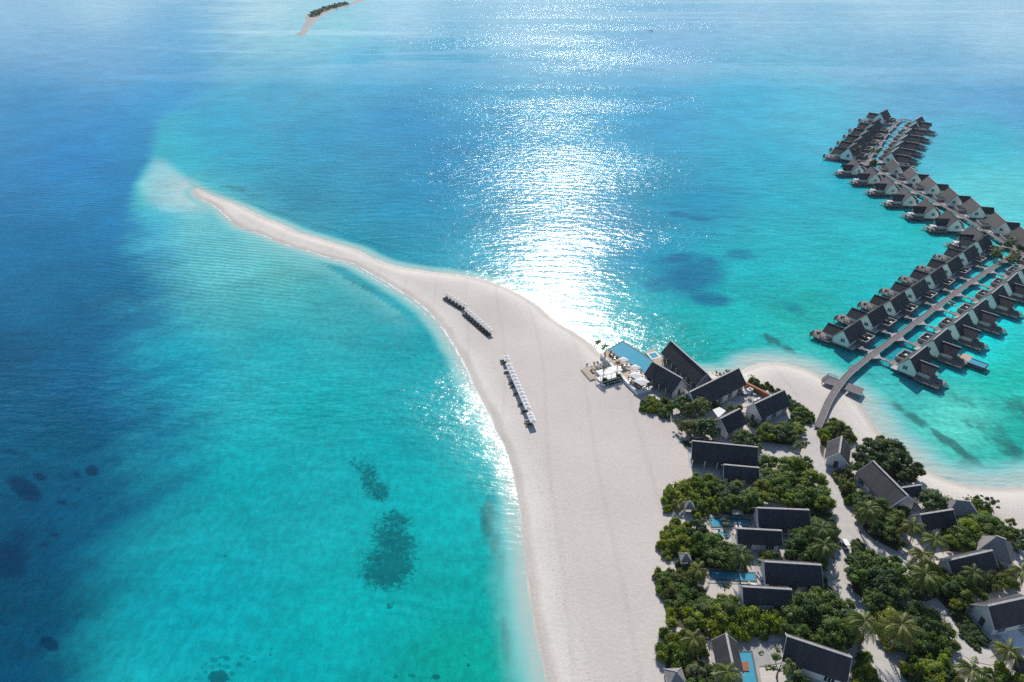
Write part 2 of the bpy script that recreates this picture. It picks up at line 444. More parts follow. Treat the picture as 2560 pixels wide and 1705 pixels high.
EDGE = [(640, -60), (590, 60), (565, 127), (531, 225), (446, 276), (395, 301), (384, 327), (382, 374), (365, 420), (340, 463), (322, 523), (345, 583), (385, 640), (415, 700), (400, 780),
        (395, 860), (405, 950), (425, 1050), (430, 1130), (395, 1230), (345, 1330), (315, 1430), (270, 1540), (230, 1650), (200, 1800)]
EDGE_W = [190, 170, 120, 60, 26, 18, 15, 14, 14, 14, 34, 75, 120, 150, 165, 175, 180, 185, 190, 190, 190, 190, 190, 190, 190]
# darker reef and seagrass: centre px, radii px, tilt, strength
REEFS = [((905, 1170), (60, 22), 35, .62), ((925, 1200), (30, 60), 0, .75), ((948, 1228), (36, 34), 0, .8), ((990, 1300), (60, 34), 10, .72),
         ((970, 1420), (92, 72), -10, .84), ((985, 1350), (80, 50), 20, .8), ((975, 1515), (12, 14), 0, .9), ((959, 1526), (7, 5), 0, .8),
         ((1120, 1510), (5, 5), 0, .9), ((1165, 1640), (7, 6), 0, .9), ((1172, 1663), (8, 6), 0, .9), ((1090, 1692), (14, 10), 0, .9), ((1030, 1690), (10, 6), 0, .8), ((990, 1692), (10, 8), 0, .8), ((985, 1670), (8, 6), 0, .8),
         ((560, 1388), (8, 6), 0, .9), ((672, 1464), (6, 6), 0, .6),
         ((546, 1694), (30, 20), 0, 1.2)]
DEEPSPOTS = [((62, 1222), (52, 24), 35, .8), ((100, 1192), (22, 10), 35, .7), ((230, 1176), (17, 14), 20, .95), ((192, 1187), (14, 8), 30, .6), ((195, 1224), (9, 6), 0, .6), ((155, 1256), (16, 7), 15, .6), ((248, 1246), (9, 5), -20, .5),
             ((140, 1339), (13, 8), 25, .7), ((112, 1362), (9, 8), 0, .6), ((20, 1400), (60, 60), 0, .6), ((50, 1340), (40, 30), 0, .4), ((202, 1402), (7, 5), 0, .5), ((225, 1397), (7, 4), 0, .5), ((122, 1460), (10, 6), 25, .5), ((124, 1610), (26, 16), 30, 1.0),
             ((100, 900), (120, 20), 5, .15), ((30, 1130), (60, 12), 8, .4), ((10, 1560), (18, 10), 30, .5)]
BLUEHOLE = [((1730, 695), (98, 64), 0, .86), ((1655, 710), (60, 30), -8, .7), ((1775, 748), (62, 22), 4, .95), ((1700, 645), (60, 14), -6, .85), ((1775, 655), (46, 16), 14, .8), ((1800, 690), (24, 40), 0, .6), ((1690, 700), (40, 20), 10, .7), ((1750, 720), (30, 14), -20, .75), ((1850, 636), (46, 18), 6, .75), ((1815, 656), (30, 16), 25, .5),
            ((1700, 536), (36, 9), 6, .75), ((1750, 545), (46, 10), 4, .7), ((1800, 541), (30, 7), 0, .45), ((1990, 775), (50, 18), 28, .6), ((1950, 752), (30, 12), 20, .5), ((2030, 800), (40, 14), 32, .45), ((1880, 745), (40, 8), 10, .3), ((2150, 600), (50, 12), 10, .1)]
SEAGRASS = [((2480, 1080), (90, 36), 38, .36), ((2400, 1000), (80, 26), 24, .3), ((2545, 1020), (60, 40), 35, .4), ((2330, 960), (60, 16), 20, .3), ((2530, 1120), (50, 16), 42, .6), ((2180, 940), (40, 12), 25, .35), ((1930, 850), (30, 9), 33, .75), ((1975, 880), (32, 10), 36, .85), ((2025, 912), (32, 11), 38, .9), ((2065, 942), (28, 11), 35, .9), ((2105, 935), (30, 14), 20, .25),
            ((2185, 985), (40, 6), 30, .4), ((2240, 1015), (30, 10), 28, .7), ((2290, 1048), (40, 12), 30, .75), ((2345, 1090), (34, 9), 38, .85), ((2385, 1115), (40, 11), 40, .95), ((2430, 1150), (36, 10), 42, .95), ((2470, 1188), (24, 8), 45, .8), ((2412, 1172), (32, 20), 15, .75),
            ((2330, 1140), (22, 6), 40, .5), ((2420, 1060), (44, 7), 28, .45), ((2500, 1130), (40, 8), 40, .55), ((2540, 1170), (36, 10), 42, .6), ((2470, 1010), (50, 20), 25, .3),
            ((1222, 1300), (28, 70), 0, .5), ((1250, 1400), (16, 60), 2, .35), ((1262, 1600), (14, 90), -4, .45), ((1240, 1350), (20, 50), 0, .4),
            ((1294, 1400), (7, 62), -3, 1.0), ((1284, 1330), (7, 24), -14, .9),
            ((820, 655), (110, 10), 18, .3), ((690, 610), (50, 6), 10, .4), ((900, 715), (70, 14), 22, .35), ((585, 470), (50, 9), 8, .4), ((620, 485), (60, 9), 10, .3)]
DISCS = [(534, 1650, 10), (567, 1646, 9), (552, 1643, 5), (549, 1663, 7), (530, 1668, 7), (568, 1667, 9), (514, 1661, 4), (504, 1668, 4), (496, 1684, 5), (513, 1680, 7), (503, 1697, 4), (580, 1684, 10), (598, 1661, 9), (613, 1668, 5), (603, 1642, 6), (621, 1648, 7),
         (624, 1631, 4), (636, 1654, 5), (635, 1640, 4), (650, 1635, 4), (642, 1624, 4), (659, 1624, 4), (654, 1647, 4), (665, 1635, 4), (677, 1636, 5), (679, 1623, 5), (592, 1695, 3), (488, 1700, 5)]


def blobs(PX, PY, lst):
    out = np.zeros(len(PX))
    for (cx, cy), (rx, ry), tilt, s in lst:
        a = R(tilt)
        dx, dy = PX - cx, PY - cy
        u = (dx * math.cos(a) + dy * math.sin(a)) / rx
        v = (-dx * math.sin(a) + dy * math.cos(a)) / ry
        r = np.sqrt(u * u + v * v)
        out = np.maximum(out, s * (1 - sstep(0.25, 1.55, r)))
    return out


def shepard(PX, PY, tab, sx=1.0, sy=1.35, pw=3.2):
    A = np.array([t[0] for t in tab], float); C = np.array([t[1] for t in tab], float)
    W = np.zeros(len(PX)); O = np.zeros((len(PX), 3))
    for k in range(len(A)):
        r2 = ((PX - A[k, 0]) * sx) ** 2 + ((PY - A[k, 1]) * sy) ** 2 + 80.0 ** 2
        w = 1.0 / r2 ** (pw / 2)
        W += w; O += w[:, None] * C[k]
    return O / W[:, None]


def water_fields(X, Y):
    P = np.stack([X, Y], 1)
    yy = np.maximum(Y, 55.0)
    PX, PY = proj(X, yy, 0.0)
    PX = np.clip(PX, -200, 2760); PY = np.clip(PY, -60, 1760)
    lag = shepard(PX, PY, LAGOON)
    dp = shepard(PX, PY, DEEP)
    # drop-off edge
    best = np.full(len(X), 1e9); side = np.zeros(len(X)); wid = np.ones(len(X))
    Q = np.stack([PX, PY], 1)
    for k in range(len(EDGE) - 1):
        A, B = np.array(EDGE[k], float), np.array(EDGE[k + 1], float)
        d, t = seg_dist(Q, A, B)
        cr = (B[0] - A[0]) * (PY - A[1]) - (B[1] - A[1]) * (PX - A[0])
        m = d < best
        best = np.where(m, d, best); side = np.where(m, np.sign(cr), side)
        wid = np.where(m, EDGE_W[k] * (1 - t) + EDGE_W[k + 1] * t, wid)
    side = np.where(poly_sd(Q, [(-900, -400), (760, -400)] + EDGE + [(200, 2200), (-900, 2200)]) > 0, 1.0, -1.0)
    wob = np.sin(X * .11 + 1.3 * np.sin(Y * .07)) + .7 * np.sin(Y * .19 + 1.1 * np.sin(X * .23)) + .5 * np.sin(X * .41 - Y * .33) + .4 * np.sin(X * .05 + Y * .083)
    deepm = sstep(-1, 1, best * side / wid + .16 * wob)          # 1 on the deep (west) side
    sd = poly_sd(P, ISLAND)
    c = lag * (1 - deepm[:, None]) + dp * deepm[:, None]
    # paler water on the shelf that runs on from the sandbar's tip
    bank = sstep(-8, 26, poly_sd(Q, [(341, 463), (383, 388), (415, 396), (452, 428), (500, 458), (530, 498), (590, 548), (480, 556), (400, 536), (360, 505)])) * (1 - sstep(500, 560, PY)) * (1 - .9 * deepm)
    wt = np.exp(-np.hypot(PX - 486, (PY - 474) * 1.3) / 62)
    c = c * (1 - bank[:, None] * .7) + np.array((.22, .49, .52)) * (bank[:, None] * .7)
    wb = (np.clip(bank * wt * 1.35, 0, .95))[:, None]
    c = c * (1 - wb) + np.array((.47, .56, .52)) * wb
    shal = sstep(-9, -0.5, sd) * .9
    east = sstep(1750, 1850, PX) * sstep(820, 900, PY)
    shal = np.maximum(shal, east * sstep(-16, -1, sd) * .9)
    tipz = np.exp(-(((PX - 440) / 90) ** 2 + ((PY - 470) / 45) ** 2))
    shal = np.maximum(shal, tipz * sstep(-26, -1, sd) * .3)
    shal = np.maximum(shal, sstep(-30, -3, sd) * .42 * sstep(520, 640, PX) * (1 - sstep(950, 1100, PX)) * (X < np.interp(Y, [200, 420], [0, -200])))
    swband = sstep(1150, 1330, PY) * (PX < 1500) * sstep(-13, -3, sd) * .42
    shal = np.maximum(shal, swband)
    reef = blobs(PX, PY, REEFS)
    disc = blobs(PX, PY, [((x, y), (q * 1.15, q * .85), 20, .8 + .2 * ((x * 7) % 5) / 4) for x, y, q in DISCS])
    deepspot = blobs(PX, PY, DEEPSPOTS)
    hole = blobs(PX, PY, BLUEHOLE)
    grass = blobs(PX, PY, SEAGRASS)
    # how ruffled the surface is: sheltered west of the sandbar, breezy to the north, slick streaks far off
    ruf = np.where((PX < 1400) & (X < np.interp(Y, [60, 300, 420], [40, -40, -200])), .33 - .17 * sstep(1150, 1300, PY) + .62 * np.exp(-((PY - 1010) / 110) ** 2), 1.0)
    calm = sstep(1380, 1560, PX) * sstep(575, 660, PY) * (X > 0) * (1 - .6 * sstep(760, 850, PY))
    ruf = np.minimum(ruf, 1 - .42 * calm)
    swell = np.exp(-(((PX - 560) / 260) ** 2 + ((PY - 660) / 130) ** 2)) + .6 * np.exp(-(((PX - 150) / 200) ** 2 + ((PY - 480) / 80) ** 2)) + .5 * np.exp(-(((PX - 1040) / 120) ** 2 + ((PY - 1520) / 40) ** 2))
    return c, shal, reef, deepspot, hole, grass, ruf, swell, disc


def water_material():
    m, nt = new_mat('sea_water')
    L = nt.links.new
    out = nd(nt, 'OutputMaterial')
    geo = nd(nt, 'NewGeometry'); pos = geo.outputs['Position']
    A = lambda n: nd(nt, 'Attribute', attribute_name=n)

    def noise(scale, detail=3, rough=.55, rot=0.0, st=(1, 1, 1), dist=0.0):
        mp = nd(nt, 'Mapping'); mp.inputs['Rotation'].default_value = (0, 0, rot); mp.inputs['Scale'].default_value = st
        L(pos, mp.inputs[0])
        n = nd(nt, 'TexNoise'); n.inputs['Scale'].default_value = scale; n.inputs['Detail'].default_value = detail; n.inputs['Roughness'].default_value = rough; n.inputs['Distortion'].default_value = dist
        L(mp.outputs[0], n.inputs['Vector'])
        return n.outputs[0]

    def math2(op, a, b, c3=None):
        n = nd(nt, 'Math', operation=op)
        for i, v in enumerate((a, b) if c3 is None else (a, b, c3)):
            if isinstance(v, (int, float)): n.inputs[i].default_value = v
            else: L(v, n.inputs[i])
        return n.outputs[0]

    def rng(x, a, b, c0=0.0, d=1.0):
        n = nd(nt, 'MapRange', interpolation_type='SMOOTHSTEP')
        for k, v in zip(('From Min', 'From Max', 'To Min', 'To Max'), (a, b, c0, d)): n.inputs[k].default_value = v
        L(x, n.inputs[0])
        return n.outputs[0]

    def mix(f, a, bcol):
        n = nd(nt, 'Mix', data_type='RGBA')
        if isinstance(f, (int, float)): n.inputs[0].default_value = f
        else: L(f, n.inputs[0])
        L(a, n.inputs[6])
        if isinstance(bcol, tuple): n.inputs[7].default_value = bcol
        else: L(bcol, n.inputs[7])
        return n.outputs[2]

    def nd_y():
        q = nd(nt, 'SeparateXYZ'); L(pos, q.inputs[0])
        return q.outputs['Y']

    def scale_col(cc, f):
        n = nd(nt, 'VectorMath', operation='SCALE'); L(cc, n.inputs[0])
        L(f, n.inputs['Scale'])
        return n.outputs[0]

    c = A('col').outputs['Color']
    # broad bed mottling, then ripple light painted into the body colour
    mot = noise(0.03, 5, .6, .4)
    fine = noise(0.55, 5, .7, .3, (1, .6, 1))  # light and dark ripple flecks, painted as colour
    c = scale_col(c, rng(mot, .3, .7, .90, 1.10))
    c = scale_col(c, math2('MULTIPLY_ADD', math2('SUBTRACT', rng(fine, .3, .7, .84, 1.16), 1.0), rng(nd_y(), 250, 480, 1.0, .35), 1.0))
    c = scale_col(c, rng(noise(.16, 5, .7, .5, (.45, 1, 1)), .3, .7, .90, 1.10))
    # the finer noise above paints ripple and caustic light-and-dark into the colour
    grass = math2('MULTIPLY', A('grass').outputs['Fac'], 1.3)
    gm = rng(math2('ADD', grass, math2('MULTIPLY_ADD', noise(.30, 6, .72, .6, (1, .55, 1)), 1.1, -.55)), .22, .75)
    c = mix(math2('MULTIPLY', gm, .74), c, (0.02, 0.085, 0.08, 1))
    hole = A('hole').outputs['Fac']
    hm = rng(math2('ADD', hole, math2('MULTIPLY_ADD', noise(.13, 6, .68, .2, (.6, 1, 1)), .8, -.4)), .18, .95)
    c = mix(math2('MULTIPLY', hm, .74), c, (0.0, 0.085, 0.21, 1))
    reef = A('reef').outputs['Fac']
    rm = rng(math2('ADD', reef, math2('MULTIPLY_ADD', noise(.75, 6, .8), 1.9, -.95)), .42, .78)
    c = mix(math2('MULTIPLY', rm, .68), c, (0.0, 0.045, 0.06, 1))
    dk = rng(math2('ADD', A('disc').outputs['Fac'], math2('MULTIPLY_ADD', noise(2.2, 4, .7), .3, -.15)), .3, .7)
    c = mix(math2('MULTIPLY', dk, .55), c, (0.0, 0.11, 0.13, 1))
    ds = A('deepspot').outputs['Fac']
    dm = rng(math2('ADD', ds, math2('MULTIPLY_ADD', noise(.16, 4, .6), .5, -.25)), .12, .62)
    c = mix(math2('MULTIPLY', dm, .72), c, (0.0, 0.02, 0.06, 1))

    # the pale bed shows through where the water thins out over the sand
    shal = math2('ADD', A('shal').outputs['Fac'], math2('MULTIPLY_ADD', noise(.12, 5, .65), .3, -.15))
    c = mix(rng(shal, .05, .62), c, (0.20, 0.50, 0.465, 1))
    c = mix(rng(shal, .45, 1.0), c, (0.41, 0.495, 0.44, 1))
    # waves
    ruf = A('ruf').outputs['Fac']
    gust = rng(noise(0.006, 3, .5, 0.3, (.45, 1, 1)), .32, .62, .55, 1.15)
    sep = nd(nt, 'SeparateXYZ'); L(pos, sep.inputs[0])
    farm = rng(sep.outputs['Y'], 560, 950)
    slk = math2('MULTIPLY', rng(noise(0.0032, 5, .62, -.38, (.28, 1.3, 1), 1.0), .52, .60), farm)
    # the open sea farther out runs a little rougher, except in the slicks
    amp = math2('MULTIPLY', math2('MULTIPLY', ruf, gust), math2('MULTIPLY', math2('MULTIPLY_ADD', farm, .45, 1.0), math2('MULTIPLY_ADD', slk, -.3, 1.0)))
    h = math2('ADD', math2('MULTIPLY', noise(.22, 2, .5, .30, (.42, 1, 1)), 1.35), math2('MULTIPLY', noise(.62, 3, .55, .15, (.5, 1, 1)), .66))
    h = math2('ADD', h, math2('MULTIPLY', noise(2.1, 2, .5, .2, (.65, 1, 1)), .13))
    wv = nd(nt, 'TexWave', wave_type='BANDS', bands_direction='Y'); wv.inputs['Scale'].default_value = 0.10; wv.inputs['Distortion'].default_value = 7.0; wv.inputs['Detail'].default_value = 3; wv.inputs['Detail Scale'].default_value = .5
    mpw = nd(nt, 'Mapping'); mpw.inputs['Rotation'].default_value = (0, 0, .22); L(pos, mpw.inputs[0]); L(mpw.outputs[0], wv.inputs['Vector'])
    sw = math2('MULTIPLY', wv.outputs['Fac'], math2('MULTIPLY', A('swell').outputs['Fac'], .33))
    h = math2('ADD', math2('MULTIPLY', h, amp), sw)
    bp = nd(nt, 'Bump'); bp.inputs['Strength'].default_value = 1.0; bp.inputs['Distance'].default_value = WAVE
    L(h, bp.inputs['Height'])

    body = nd(nt, 'BsdfDiffuse'); L(c, body.inputs['Color']); L(bp.outputs[0], body.inputs['Normal'])
    # two families of facets: the gently heaving surface and the steeper wind ripples riding on it
    bp2 = nd(nt, 'Bump'); bp2.inputs['Strength'].default_value = 1.0; bp2.inputs['Distance'].default_value = WAVE * .5
    L(h, bp2.inputs['Height'])
    g1 = nd(nt, 'BsdfGlossy', distribution='BECKMANN'); g1.inputs['Roughness'].default_value = .27; g1.inputs['Color'].default_value = (1, 1, 1, 1); L(bp2.outputs[0], g1.inputs['Normal'])
    g2 = nd(nt, 'BsdfGlossy', distribution='BECKMANN'); g2.inputs['Roughness'].default_value = GLROUGH; g2.inputs['Color'].default_value = (1, 1, 1, 1); L(bp.outputs[0], g2.inputs['Normal'])
    gl = nd(nt, 'MixShader'); L(math2('SUBTRACT', 1.0, math2('MULTIPLY', math2('MULTIPLY', ruf, ruf), .5)), gl.inputs[0]); L(g1.outputs[0], gl.inputs[1]); L(g2.outputs[0], gl.inputs[2])
    fr = nd(nt, 'Fresnel'); fr.inputs['IOR'].default_value = 1.333; L(bp.outputs[0], fr.inputs['Normal'])
    # a ruffled sea mirrors less at grazing angles than flat water does
    frr = math2('DIVIDE', fr.outputs[0], math2('ADD', math2('MULTIPLY', fr.outputs[0], math2('MULTIPLY_ADD', slk, -4.6, 5.8)), 1.0))
    ms2 = nd(nt, 'MixShader'); L(frr, ms2.inputs[0]); L(body.outputs[0], ms2.inputs[1]); L(gl.outputs[0], ms2.inputs[2])
    L(ms2.outputs[0], out.inputs[0])
    return m


WAVE, GLROUGH, HAZE = 0.50, 0.18, 0.00004
xw = np.concatenate([-np.geomspace(420, 7000, 40)[::-1], np.arange(-417.5, -150, 2.5), np.arange(-149, -75.5, 1.0), np.arange(-74.5, -40, .5), np.arange(-39, 0, 1.0), np.arange(2, 420, 2.5), np.geomspace(422, 7000, 40)])
yw = np.concatenate([-np.geomspace(300, 3000, 12)[::-1], np.arange(-270, 60, 15), np.arange(60, 86, 1.0), np.arange(86.5, 104, .5), np.arange(105, 220, 1.0), np.arange(222, 480, 2.5), np.geomspace(483, 7000, 130)])
XW, YW = np.meshgrid(xw, yw)
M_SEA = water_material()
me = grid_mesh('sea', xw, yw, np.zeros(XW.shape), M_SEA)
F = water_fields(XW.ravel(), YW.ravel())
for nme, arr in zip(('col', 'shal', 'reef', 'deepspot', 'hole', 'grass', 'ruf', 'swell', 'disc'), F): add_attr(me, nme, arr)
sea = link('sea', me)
tag(sea, 'turquoise lagoon deepening to blue with a wide sun glitter', None, None, 'structure')

# sunk artificial reef frames seen as dark discs under the surface, and the bommie they surround


# surf: thin broken white line where the water laps the sand
def surf(line, name, w0, w1, off, label, seed, gap=0.25):
    r2 = random.Random(seed)
    mb = MB()
    n = len(line)
    nz = [r2.random() for _ in range(n + 1)]
    for i in range(n - 1):
        if nz[i // 3] < gap: continue
        a, b2 = line[i], line[i + 1]
        d = (b2 - a)
        if d.length < 1e-4: continue
        nn = Vector((-d.y, d.x, 0)).normalized()
        k = max(1, int(d.length / 1.2))
        for q in range(k):
            if r2.random() < gap * .6: continue
            p0, p1 = a + d * (q / k), a + d * ((q + 1) / k)
            wa, wb = w0 + (w1 - w0) * r2.random(), w0 + (w1 - w0) * r2.random()
            o = off + r2.uniform(-.25, .25)
            z = .035
            mb.face([(p0 + nn * (o - wa / 2)).to_tuple()[:2] + (z,), (p1 + nn * (o - wb / 2)).to_tuple()[:2] + (z,), (p1 + nn * (o + wb / 2)).to_tuple()[:2] + (z,), (p0 + nn * (o + wa / 2)).to_tuple()[:2] + (z,)])
    o = mb.build(name, M_FOAM)
    return tag(o, label, None, None, 'stuff')


M_FOAM = simple('foam', (0.78, 0.8, 0.8), .9, .1, 2.0)
surf(line_w[:120], 'surf', .25, .75, -.3, 'thin white surf along the west edge of the sandbar', 3)
surf(line_w[40:130], 'surf', .12, .4, -2.3, 'fainter second surf line off the west edge of the sandbar', 5, .55)
surf(line_e[4:110], 'surf', .15, .5, .3, 'thin white surf along the east edge of the sandbar', 4, .4)

# ------------------------------------------------------------------ building materials
def shingle_mat():
    m, nt = new_mat('dark_shingle')
    L = nt.links.new
    out = nd(nt, 'OutputMaterial'); b = nd(nt, 'BsdfPrincipled'); b.inputs['Roughness'].default_value = .75; b.inputs['Specular IOR Level'].default_value = .35
    tc = nd(nt, 'TexCoord')
    n1 = nd(nt, 'TexNoise'); n1.inputs['Scale'].default_value = .5; n1.inputs['Detail'].default_value = 7; n1.inputs['Roughness'].default_value = .7
    oi = nd(nt, 'ObjectInfo')
    va = nd(nt, 'VectorMath', operation='ADD'); L(tc.outputs['Object'], va.inputs[0])
    mo = nd(nt, 'Math', operation='MULTIPLY'); mo.inputs[1].default_value = 60; L(oi.outputs['Random'], mo.inputs[0]); L(mo.outputs[0], va.inputs[1])
    mp = nd(nt, 'Mapping'); mp.inputs['Scale'].default_value = (1.0, .35, .35); L(va.outputs[0], mp.inputs[0]); L(mp.outputs[0], n1.inputs['Vector'])
    cr = nd(nt, 'ValToRGB'); L(n1.outputs[0], cr.inputs[0])
    cr.color_ramp.elements[0].position = .3; cr.color_ramp.elements[0].color = (0.026, 0.027, 0.033, 1)
    cr.color_ramp.elements[1].position = .72; cr.color_ramp.elements[1].color = (0.060, 0.056, 0.060, 1)
    mr = nd(nt, 'MapRange'); mr.inputs['To Min'].default_value = .68; mr.inputs['To Max'].default_value = 1.35; L(oi.outputs['Random'], mr.inputs[0])
    vm = nd(nt, 'VectorMath', operation='SCALE'); L(cr.outputs[0], vm.inputs[0]); L(mr.outputs[0], vm.inputs['Scale'])
    L(vm.outputs[0], b.inputs['Base Color'])
    wv = nd(nt, 'TexWave', wave_type='BANDS', bands_direction='Z', wave_profile='SAW'); wv.inputs['Scale'].default_value = .9; wv.inputs['Distortion'].default_value = .6
    L(tc.outputs['Object'], wv.inputs['Vector'])
    n2 = nd(nt, 'TexNoise'); n2.inputs['Scale'].default_value = 5; n2.inputs['Detail'].default_value = 4; L(tc.outputs['Object'], n2.inputs['Vector'])
    ad = nd(nt, 'Math', operation='ADD'); L(wv.outputs['Fac'], ad.inputs[0]); L(n2.outputs[0], ad.inputs[1])
    bp = nd(nt, 'Bump'); bp.inputs['Strength'].default_value = .6; bp.inputs['Distance'].default_value = .06; L(ad.outputs[0], bp.inputs['Height']); L(bp.outputs[0], b.inputs['Normal'])
    L(b.outputs[0], out.inputs[0])
    return m


def board_mat(name, rgb, axis='X', sc=1.1, var=.16, rough=.8, gap=.55, objvar=.12):
    """boards: fine seams across one axis plus uneven weathering"""
    m, nt = new_mat(name)
    L = nt.links.new
    out = nd(nt, 'OutputMaterial'); b = nd(nt, 'BsdfPrincipled'); b.inputs['Roughness'].default_value = rough; b.inputs['Specular IOR Level'].default_value = .25
    tc = nd(nt, 'TexCoord')
    wv = nd(nt, 'TexWave', wave_type='BANDS', bands_direction=axis, wave_profile='SIN'); wv.inputs['Scale'].default_value = sc
    L(tc.outputs['Object'], wv.inputs['Vector'])
    mr = nd(nt, 'MapRange'); mr.inputs['From Min'].default_value = 0; mr.inputs['From Max'].default_value = .22; mr.inputs['To Min'].default_value = gap; mr.inputs['To Max'].default_value = 1; L(wv.outputs['Fac'], mr.inputs[0])
    n1 = nd(nt, 'TexNoise'); n1.inputs['Scale'].default_value = .8; n1.inputs['Detail'].default_value = 7; n1.inputs['Roughness'].default_value = .7; L(tc.outputs['Object'], n1.inputs['Vector'])
    m2 = nd(nt, 'MapRange'); m2.inputs['From Min'].default_value = .3; m2.inputs['From Max'].default_value = .7; m2.inputs['To Min'].default_value = 1 - var; m2.inputs['To Max'].default_value = 1 + var; L(n1.outputs[0], m2.inputs[0])
    mm = nd(nt, 'Math', operation='MULTIPLY'); L(mr.outputs[0], mm.inputs[0]); L(m2.outputs[0], mm.inputs[1])
    oi = nd(nt, 'ObjectInfo'); m3 = nd(nt, 'MapRange'); m3.inputs['To Min'].default_value = 1 - objvar; m3.inputs['To Max'].default_value = 1 + objvar; L(oi.outputs['Random'], m3.inputs[0])
    mq = nd(nt, 'Math', operation='MULTIPLY'); L(mm.outputs[0], mq.inputs[0]); L(m3.outputs[0], mq.inputs[1])
    vm = nd(nt, 'VectorMath', operation='SCALE'); vm.inputs[0].default_value = rgb; L(mq.outputs[0], vm.inputs['Scale'])
    L(vm.outputs[0], b.inputs['Base Color'])
    L(b.outputs[0], out.inputs[0])
    return m


M_ROOF = shingle_mat()
M_RIDGE = simple('ridge_tile', (0.34, 0.325, 0.315), .7, .25, 1.5)
M_SIDING = board_mat('weatherboard', (0.74, 0.78, 0.70), 'Z', 1.6, .06, .7, .88, .06)
M_WHITE = simple('white_plaster', (0.74, 0.73, 0.71), .75, .07, .7)
M_WHITEWOOD = simple('white_paint', (0.78, 0.77, 0.75), .55, .06, 1.0)
M_DECK = board_mat('weathered_deck', (0.225, 0.205, 0.20), 'X', 2.2, .2, .85, .6)
M_WARMDECK = board_mat('warm_deck', (0.45, 0.35, 0.26), 'X', 2.2, .2, .8, .65)
M_GREYDECK = board_mat('pale_deck', (0.40, 0.385, 0.37), 'Y', 1.6, .15, .85, .7)
M_WALK = board_mat('jetty_boards', (0.175, 0.157, 0.160), 'X', 1.5, .25, .85, .75, .05)
M_KERB = simple('jetty_kerb', (0.31, 0.29, 0.28), .8, .2, .8)
M_DARKWOOD = simple('dark_wood', (0.075, 0.066, 0.062), .7, .3, 1.2)
M_POST = simple('timber_post', (0.15, 0.14, 0.132), .8, .3, 1.0)
M_PANE = simple('window_glass', (0.02, 0.03, 0.035), .12, .1, 1.0, spec=.7)
M_FABRIC = simple('white_fabric', (0.66, 0.65, 0.635), .9, .04, 1.0)
M_REDWOOD = simple('red_timber', (0.30, 0.11, 0.055), .7, .2, 1.0)
M_STONE = simple('dark_coping', (0.10, 0.105, 0.11), .7, .2, 1.0)


def gable_roof(mb, x0, x1, hw, ez, rz, t=.16, cy=0.0, flare=0.0):
    """two thick slopes along x, ridge at y=cy"""
    for sg in (-1, 1):
        top = [(x0, cy, rz), (x1, cy, rz), (x1, cy + sg * hw, ez), (x0, cy + sg * hw, ez)]
        bot = [(x, y, z - t) for x, y, z in top]
        mb.face(top); mb.face(bot[::-1])
        for i in range(4):
            j = (i + 1) % 4
            if i == 0: continue
            mb.face([top[i], bot[i], bot[j], top[j]])


def gable_roof_y(mb, y0, y1, hw, ez, rz, t=.16, cx=0.0):
    for sg in (-1, 1):
        top = [(cx, y0, rz), (cx, y1, rz), (cx + sg * hw, y1, ez), (cx + sg * hw, y0, ez)]
        bot = [(x, y, z - t) for x, y, z in top]
        mb.face(top); mb.face(bot[::-1])
        for i in (1, 2, 3):
            j = (i + 1) % 4
            mb.face([top[i], bot[i], bot[j], top[j]])


def gable_walls(mb, x0, x1, hw, z0, ez, rz, ins=.0):
    """four walls with gables at both ends (ridge along x)"""
    for x in (x0, x1):
        mb.face([(x, -hw, z0), (x, hw, z0), (x, hw, ez), (x, 0, rz), (x, -hw, ez)])
    for y in (-hw, hw):
        mb.face([(x0, y, z0), (x1, y, z0), (x1, y, ez), (x0, y, ez)])
    mb.face([(x0, -hw, z0), (x1, -hw, z0), (x1, hw, z0), (x0, hw, z0)])


def gable_walls_y(mb, y0, y1, cx, hw, z0, ez, rz):
    mb.face([(cx - hw, y1, z0), (cx + hw, y1, z0), (cx + hw, y1, ez), (cx, y1, rz), (cx - hw, y1, ez)])
    for x in (cx - hw, cx + hw):
        mb.face([(x, y0, z0), (x, y1, z0), (x, y1, ez), (x, y0, ez)])


def window(parent, x, y, z, w, h, axis='x', out=1, panes=2, name='window'):
    """dark panes in a white frame, on a wall facing +-x or +-y"""
    mb = MB(); fb = MB()
    d = .04 * out
    if axis == 'x':
        mb.box(x - .01 + min(d, 0), x + .01 + max(d, 0), y - w / 2, y + w / 2, z - h / 2, z + h / 2)
        e = x + d * 1.6
        a, b = sorted((e, e + .05 * out))
        fb.box(a, b, y - w / 2 - .08, y + w / 2 + .08, z + h / 2, z + h / 2 + .09); fb.box(a, b, y - w / 2 - .08, y + w / 2 + .08, z - h / 2 - .09, z - h / 2)
        for k in range(panes + 1):
            yy = y - w / 2 + w * k / panes
            fb.box(a, b, yy - .045, yy + .045, z - h / 2, z + h / 2)
    else:
        mb.box(x - w / 2, x + w / 2, y - .01 + min(d, 0), y + .01 + max(d, 0), z - h / 2, z + h / 2)
        e = y + d * 1.6
        a, b = sorted((e, e + .05 * out))
        fb.box(x - w / 2 - .08, x + w / 2 + .08, a, b, z + h / 2, z + h / 2 + .09); fb.box(x - w / 2 - .08, x + w / 2 + .08, a, b, z - h / 2 - .09, z - h / 2)
        for k in range(panes + 1):
            xx = x - w / 2 + w * k / panes
            fb.box(xx - .045, xx + .045, a, b, z - h / 2, z + h / 2)
    o = mb.build(name, M_PANE, parent)
    fb.build('frame', M_WHITEWOOD, o)
    return o


POST_ME = {}


